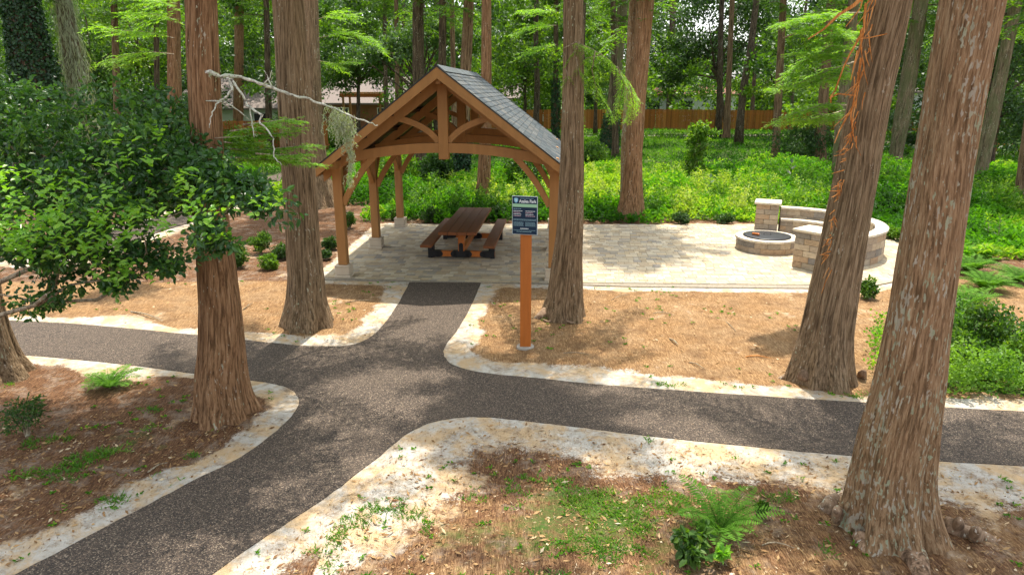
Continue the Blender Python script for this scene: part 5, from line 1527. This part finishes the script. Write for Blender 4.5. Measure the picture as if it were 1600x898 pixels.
# right bed, beside the path
def bed(x, y):
    px, py = to_px(x, y); return (px > 1470) & (px < 1750) & (py > 528 + 30 * np.sin(px * .02)) & (py < 622) & (dist_poly(path_poly, x, y) > .28)
x, y = region_pts(9000, (4.5, 12, 8, 14), bed)
cover('bed_groundcover', x, y, lambda x, y: .05 + 1.9 * np.clip(fbm(x * 1.3, y * 1.3, 3) - .34, 0, 1), .060, .032, 'bed_leaf', 14, folded=True)
def bed2(x, y):
    px, py = to_px(x, y); return (px > 1360) & (px < 1400) & (py > 500) & (py < 590)
x, y = region_pts(1500, (4, 7.5, 8, 13), bed2)
cover('groundcover_sprigs', x, y, lambda x, y: .05 + .3 * fbm(x * .9, y * .9, 3), .06, .035, 'weeds', 7)
# lawn tufts near the camera
def lawn(x, y):
    s_, g_, st_, dp_, dpa_, d2_ = masks(x, y)
    return (g_ * .9 + 2.2 * (fbm(x * 2.6, y * 2.6, 5) - .5) > .55 + .30 * RNG.random(len(x))) & (dp_ > .06) & (dpa_ > .1)
x, y = region_pts(95000, (-7.5, 5.5, 3.2, 8.5), lawn)
zg = gz(x, y)
perst = 3; idx = np.repeat(np.arange(len(x)), perst); nn_ = len(idx)
a = RNG.random(nn_) * 6.28
C = np.stack([x[idx] + RNG.normal(size=nn_) * .012, y[idx] + RNG.normal(size=nn_) * .012, zg[idx] - .004], 1)
D = unit(np.stack([np.cos(a), np.sin(a), RNG.uniform(.3, 1.4, nn_)], 1))
tone = fbm(x * 1.5, y * 1.5, 3)[idx]
tag(link('grass', foliage_mesh('grass', C, D, rand_dirs(nn_), .052 * RNG.uniform(.5, 1.5, nn_), .011, M['grass'], rnd=np.clip(tone * .7 + .4 * RNG.random(nn_) - .05, 0, 1))), kind='stuff')
# small weeds scattered on soil
x, y = region_pts(1500, (-7.5, 8, 3.2, 13.5), lambda x, y: (dist_poly(path_poly, x, y) > .12) & ~inside(path_poly, x, y) & ~in_patio(x, y) & ((fbm(x * .8 + 9, y * .8, 3) > .54) | ((y < 6.6) & (RNG.random(len(x)) < .7))))
zg = gz(x, y); idx = np.repeat(np.arange(len(x)), 8); a = RNG.random(len(idx)) * 6.28
C = np.stack([x[idx] + RNG.normal(size=len(idx)) * .015, y[idx] + RNG.normal(size=len(idx)) * .015, zg[idx] + .01], 1)
D = unit(np.stack([np.cos(a), np.sin(a), RNG.uniform(.1, .9, len(idx))], 1))
tag(link('small_weeds', foliage_mesh('small_weeds', C, D, rand_dirs(len(idx), 1, .5), .035, .016, M['weeds'], True)), kind='stuff')
# litter: leaves, bark chips, needles
def litter_ok(x, y): return ~inside(path_poly, x, y) & ~in_patio(x, y) & (dist_poly(path_poly, x, y) > .05 + .5 * RNG.random(len(x)) ** 2)
xa, ya = region_pts(34000, (-9, 11, 3.0, 19), litter_ok); xb, yb_ = region_pts(34000, (-7, 5, 3.0, 7.5), litter_ok)
x = np.r_[xa, xb]; y = np.r_[ya, yb_]
zg = gz(x, y); n = len(x); a = RNG.random(n) * 6.28
C = np.stack([x, y, zg + .008], 1); D = unit(np.stack([np.cos(a), np.sin(a), RNG.normal(size=n) * .25], 1))
big = RNG.random(n) < .12
tag(link('leaf_litter', foliage_mesh('leaf_litter', C, D, rand_dirs(n, 2.0, .5), np.where(big, .06, .035) * RNG.uniform(.5, 1.5, n), np.where(big, .025, .006), M['litter'])), kind='stuff')
x, y = region_pts(9000, (-8, 11, 3.0, 14), lambda x, y: inside(path_poly, x, y) & ((RNG.random(len(x)) < .035) | (dist_poly(path_poly, x, y) < .10 * RNG.random(len(x)) ** 2)))
n = len(x); a = RNG.random(n) * 6.28
C = np.stack([x, y, np.full(n, .011)], 1); D = unit(np.stack([np.cos(a), np.sin(a), .05 * RNG.random(n)], 1))
tag(link('path_litter', foliage_mesh('path_litter', C, D, rand_dirs(n, 3.0, .3), .022, .008, M['litter'])), kind='stuff')

x, y = region_pts(900, (-4, 10, 13, 20), in_patio)
n = len(x); a = RNG.random(n) * 6.28
C = np.stack([x, y, np.full(n, .036)], 1); D = unit(np.stack([np.cos(a), np.sin(a), .1 * RNG.random(n)], 1))
tag(link('patio_litter', foliage_mesh('patio_litter', C, D, rand_dirs(n, 3.0, .3), .04, .012, M['litter'])), kind='stuff')
# fallen sticks
for i, (p0, p1, r_, lab, bend) in enumerate([
    ((1020, 490), (1054, 494), .006, 'forked pale stick on the pine straw right of the knobbly footed cypress', .05),
    ((1077, 565), (1100, 578), .008, 'brown stick lying near the path edge in the straw', .02),
    ((1165, 556), (1205, 560), .008, 'orange bark strip on the straw left of the torn bark cypress', .03),
    ((955, 470), (985, 462), .005, 'thin pale twig in the straw behind the knobbly footed cypress', .04),
    ((205, 490), (255, 503), .012, 'brown fallen stick beside the left path', .03),
    ((380, 487), (396, 478), .008, 'small twig between the two left cypresses', .02),
    ((540, 474), (585, 470), .008, 'thin fallen stick in front of the patio left corner', .03),
    ((1046, 528), (1060, 540), .012, 'short pale green and grey twig chunk in the straw', .01),
    ((880, 552), (925, 556), .005, 'thin twig in the straw behind the path bend', .02),
    ((1190, 855), (1240, 862), .006, 'thin stick in the mulch right of the large fern', .03),
    ((230, 735), (262, 722), .008, 'pale bark strip in the left mulch', .02),
    ((1130, 500), (1150, 520), .006, 'curved pale twig in the middle of the straw', .05),
]):
    a_ = gp(*p0, .0); b_ = gp(*p1, .0)
    za, zb = float(gz(a_[0], a_[1])), float(gz(b_[0], b_[1])); a_[2] = za + r_ * .8; b_[2] = zb + r_ * .8 + .015
    m_ = (a_ + b_) / 2 + np.array([0, bend, .02]); m_[2] = max(m_[2], float(gz(m_[0], m_[1])) + r_)
    b = MB(); b.tube([a_ - m_, (a_ + m_) / 2 - m_ + np.array([0, bend * .5, 0]), m_ * 0, (b_ + m_) / 2 - m_ + np.array([0, bend * .3, 0]), b_ - m_], [r_, r_ * 1.1, r_, r_ * .8, r_ * .4], 6)
    if i in (0, 3): b.tube([m_ * 0, np.array([.02, .18, .03])], [r_ * .7, r_ * .3], 5)
    o = b.build('fallen_stick', M['torn_bark'] if i in (2,) else M['twig'], None, loc=tuple(m_), smooth=True); tag(o, lab, 'stick', 'fallen sticks on the ground')

# ------------------------------------------------------------------ fence, houses, pergola, bench
def fence(name, pts, Hh, label, tones, mat, bw=.14):
    root = thing(name, (pts[0][0], pts[0][1], 0), label, 'fence'); o = np.array([pts[0][0], pts[0][1]])
    b = MB()
    for p, q in zip(pts[:-1], pts[1:]):
        p, q = np.array(p), np.array(q); L = np.linalg.norm(q - p); d = (q - p) / L; ang = math.atan2(d[1], d[0]); n = int(L / bw)
        for i in range(n):
            c = p + d * (i + .5) * bw - o; k = random.uniform(.72, 1.15); t = random.choice(tones); b.cur = tuple(v * k for v in t)
            hh = Hh + random.uniform(-.025, .025)
            b.box((c[0], c[1], hh / 2), (bw - .012, .022, hh), rz=ang)
    b.build('fence_boards', mat, root, tint=True)
    for p, q in zip(pts[:-1], pts[1:]):
        p, q = np.array(p), np.array(q); L = np.linalg.norm(q - p); d = (q - p) / L; nrm = np.array([-d[1], d[0]])
        for zz in (.4, Hh - .35):
            b = MB(); b.beam((*(p - o + nrm * .05), zz), (*(q - o + nrm * .05), zz), .04, .09); b.build('rail', M['timber_orange'], root)
orange = [(.44, .155, .035), (.38, .13, .03), (.48, .185, .05), (.34, .115, .03)]
fy = 64
fence('board_fence', [(-4, 66), (3, 67), (14, 68.5), (27, 64.5), (39, 61)], 1.95, 'orange stained board fence across the back of the lawn', orange, M['fence_board'])
fence('board_fence', [(-20, 44), (-11.7, 44.6)], 1.9, 'short orange board fence seen left of the pavilion roof', orange, M['fence_board'])
grey = [(.085, .07, .055), (.06, .05, .04)]
fence('board_fence', [(39.3, 61), (46, 60)], 2.1, 'dark weathered board fence between the two big right hand cypresses', grey, M['fence_board'])

def house(name, cx, cy, wd, dp_, hw, hr, rz, wallm, roofm, label, wins):
    root = thing(name, (cx, cy, 0), label, 'house', rz=rz)
    b = MB(); b.box((0, 0, hw / 2), (wd, dp_, hw)); wl = b.build('wall', M[wallm], root)
    b = MB(); e = .5; y0, y1 = -dp_ / 2 - e, dp_ / 2 + e; x0 = wd / 2 + e
    b.add([(-x0, y0, hw), (x0, y0, hw), (x0, y1, hw), (-x0, y1, hw), (-x0 + 1.5, 0, hw + hr), (x0 - 1.5, 0, hw + hr), (-x0, y0, hw - .15), (x0, y0, hw - .15), (x0, y1, hw - .15), (-x0, y1, hw - .15)],
          [(0, 1, 5, 4), (2, 3, 4, 5), (1, 2, 5), (3, 0, 4), (0, 6, 7, 1), (1, 7, 8, 2), (2, 8, 9, 3), (3, 9, 6, 0), (9, 8, 7, 6)])
    b.build('roof', M[roofm], root)
    for (wx, wz, ww, wh) in wins:
        b = MB(); b.box((wx, -dp_ / 2 - .02, wz), (ww + .16, .06, wh + .16)); fr = b.build('window', M['white_paint'], root)
        b = MB(); b.box((wx, -dp_ / 2 - .055, wz), (ww, .02, wh)); b.build('pane', M['window_glass'], fr)
c = P(375, 190, 56)
house('house', c[0] - 1, 60, 9, 8, 2.4, 2.3, R(10), 'pale_wall', 'grey_roof', 'pale green walled house with pinkish grey roof behind the left trunks', [(-2, 1.4, 1.2, 1.1), (2, 1.4, 1.2, 1.1)])
c = P(575, 160, 66)
house('house', c[0], 70, 10, 8, 2.6, 2.4, 0, 'brick', 'grey_roof', 'brick walled house with grey roof above the left slope of the pavilion', [(-2.5, 1.5, 1.2, 1.2), (1.5, 1.5, 1.2, 1.2)])
c = P(1080, 160, 80)
house('house', c[0] + 1, 90, 12, 8, 3.3, 1.0, 0, 'white_paint', 'red_roof', 'white house with red brown roof behind the orange fence', [(-4, 1.9, 1.4, 1.2), (0, 1.9, 1.4, 1.2), (4, 1.9, 1.4, 1.2)])
c = P(1430, 160, 74)
house('house', c[0] + 2, 80, 9, 8, 3.6, 2.0, R(-8), 'white_paint', 'grey_roof', 'white house seen between the two big right hand cypresses', [(-2.6, 2.2, 1.0, 1.1), (-.8, 2.2, 1.0, 1.1), (2, 2.2, 1.0, 1.1)])
c = P(860, 140, 84)
house('house', c[0] - 2, 90, 9, 7, 2.8, 1.8, 0, 'white_paint', 'grey_roof', 'far white house showing past the right roof slope of the pavilion', [(-2, 1.5, 1.2, 1.2), (2, 1.5, 1.2, 1.2)])
# pergola
g = G(568, 212); Yp = g[1]; kk = depth(Yp, 1) / FPX
pg = thing('pergola', (g[0], Yp, 0), 'brown wooden pergola shelter among the trees above the left eave', 'pergola')
zt = P(568, 152, Yp)[2]; hwd = 32 * kk
for sx in (-1, 1):
    for sy in (0, 1):
        b = MB(); b.box((sx * (hwd - .2), sy * 2.5, zt / 2), (.16, .16, zt)); b.build('post', M['timber'], pg)
for sy in (0, 1):
    b = MB(); b.box((0, sy * 2.5, zt + .12), (hwd * 2.1, .12, .26)); b.build('beam', M['timber_orange'], pg)
b = MB()
for k in range(9): b.box((-hwd + .1 + k * (2 * hwd - .2) / 8, 1.25, zt + .33), (.07, 3.6, .16))
b.build('slats', M['timber'], pg)
# bench at far right
g = G(1572, 236)
bn = thing('park_bench', (g[0], g[1], 0), 'small reddish wooden bench under the trees near the right edge', 'bench')
b = MB(); b.box((0, 0, .42), (2.2, .4, .07), ch=.01); b.build('seat', M['timber_orange'], bn)
for sx in (-1, 1):
    b = MB(); b.box((sx * .8, 0, .19), (.18, .36, .38), ch=.01); b.build('leg', M['timber_orange'], bn)

# ------------------------------------------------------------------ far woodland, reads as one mass
def woodland():
    rg = np.random.default_rng(900)
    holes = [(335, 430, 118, 195, .75), (1040, 1165, 142, 172, .62), (1412, 1450, 136, 176, 1), (528, 606, 140, 205, .55), (850, 880, 175, 200, .6)]
    def keep(p):
        px, py = to_px(p[0], p[1], p[2])
        for (a, b_, c_, d_, pr) in holes:
            if a < px < b_ and c_ < py < d_ and rg.random() < pr: return False
        return True
    def gen(n, y0, y1, zlo, zhi, xf, thrsh, low=0.0):
        out = []
        while len(out) < n:
            Y_ = rg.uniform(y0, y1); X_ = xf() * Y_ * .88; z = rg.uniform(zlo, zhi) if rg.random() > low else rg.uniform(0, 3.5)
            px, py = to_px(X_, Y_, z)
            if py < -60: continue
            # uneven gaps towards the sky
            g_ = fbm(np.array([px * .012 + 3]), np.array([py * .016 + 7]), 3)[0]
            if z > 6 and g_ > thrsh: continue
            if keep((X_, Y_, z)): out.append((X_, Y_, z))
        return np.array(out)
    U = lambda: rg.uniform(-1, 1)
    def mass(name, pts, r0, r1, per, L, W, mat, flat=.75):
        C, D, Nn, rnd = clumps(pts, rg.uniform(r0, r1, len(pts)), per, flat=flat); k = C[:, 2] > .05
        C, D, Nn, rnd = C[k], D[k], Nn[k], rnd[k]; n = len(C)
        tag(link(name, foliage_mesh(name, C, D, Nn, L * RNG.uniform(.6, 1.2, n), W, M[mat], rnd=rnd)), kind='stuff')
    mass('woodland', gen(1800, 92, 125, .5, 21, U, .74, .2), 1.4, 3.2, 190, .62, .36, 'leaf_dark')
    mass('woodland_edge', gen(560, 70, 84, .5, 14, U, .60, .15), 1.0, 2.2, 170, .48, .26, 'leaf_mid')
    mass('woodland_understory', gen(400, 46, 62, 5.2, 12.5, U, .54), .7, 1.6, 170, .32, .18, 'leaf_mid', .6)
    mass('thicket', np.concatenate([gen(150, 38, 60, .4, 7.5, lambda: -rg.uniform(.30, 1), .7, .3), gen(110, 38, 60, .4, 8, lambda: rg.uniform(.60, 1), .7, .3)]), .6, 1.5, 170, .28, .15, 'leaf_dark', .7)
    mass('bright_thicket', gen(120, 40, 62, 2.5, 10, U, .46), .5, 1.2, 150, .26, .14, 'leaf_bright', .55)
woodland()
rgc = np.random.default_rng(61)  # leaf mass above the view, added to shade the background and dapple the lawn
cps = []
while len(cps) < 420:
    X_ = rgc.uniform(-45, 50); Y_ = rgc.uniform(19, 66)
    ok = (Y_ > 41) or (X_ > 13 and Y_ > 22) or (X_ < -6)
    if not ok or fbm(np.array([X_ * .13 + 9]), np.array([Y_ * .13]), 2)[0] > .60: continue
    zlow = CAMH + Y_ * .1175 + 1.2
    cps.append((X_, Y_, rgc.uniform(zlow + 1, zlow + 8)))
cps = np.array(cps)
C, D, Nn, rnd = clumps(cps, rgc.uniform(.9, 1.9, len(cps)), 210, flat=.6)
n = len(C)
tag(link('added_shade_canopy', foliage_mesh('added_shade_canopy', C, D, Nn, .30 * RNG.uniform(.6, 1.2, n), .18, M['leaf_dark'], rnd=rnd)), kind='stuff')
rgf = np.random.default_rng(44)
for k in range(26):
    Yf = rgf.uniform(46, 60) if k % 2 else rgf.uniform(70, 84); Xf = rgf.uniform(-.85, .85) * Yf
    r_ = rgf.uniform(.12, .3); Hf = 15; n_ = 8; ln_ = rgf.normal() * .6
    root = thing('woodland_tree', (Xf, Yf, 0), 'one of the slim bare trunks standing in the far woods', 'tree', 'far trunks in the woods')
    b = MB(); b.tube([(ln_ * (i / 7) ** 1.3 + rgf.normal() * .04, rgf.normal() * .04, -.1 + Hf * i / 7) for i in range(8)], [r_ * (1.3 if i == 0 else 1 - .06 * i) for i in range(8)], 9)
    b.build('trunk', M['stem_bark'], root, smooth=True)
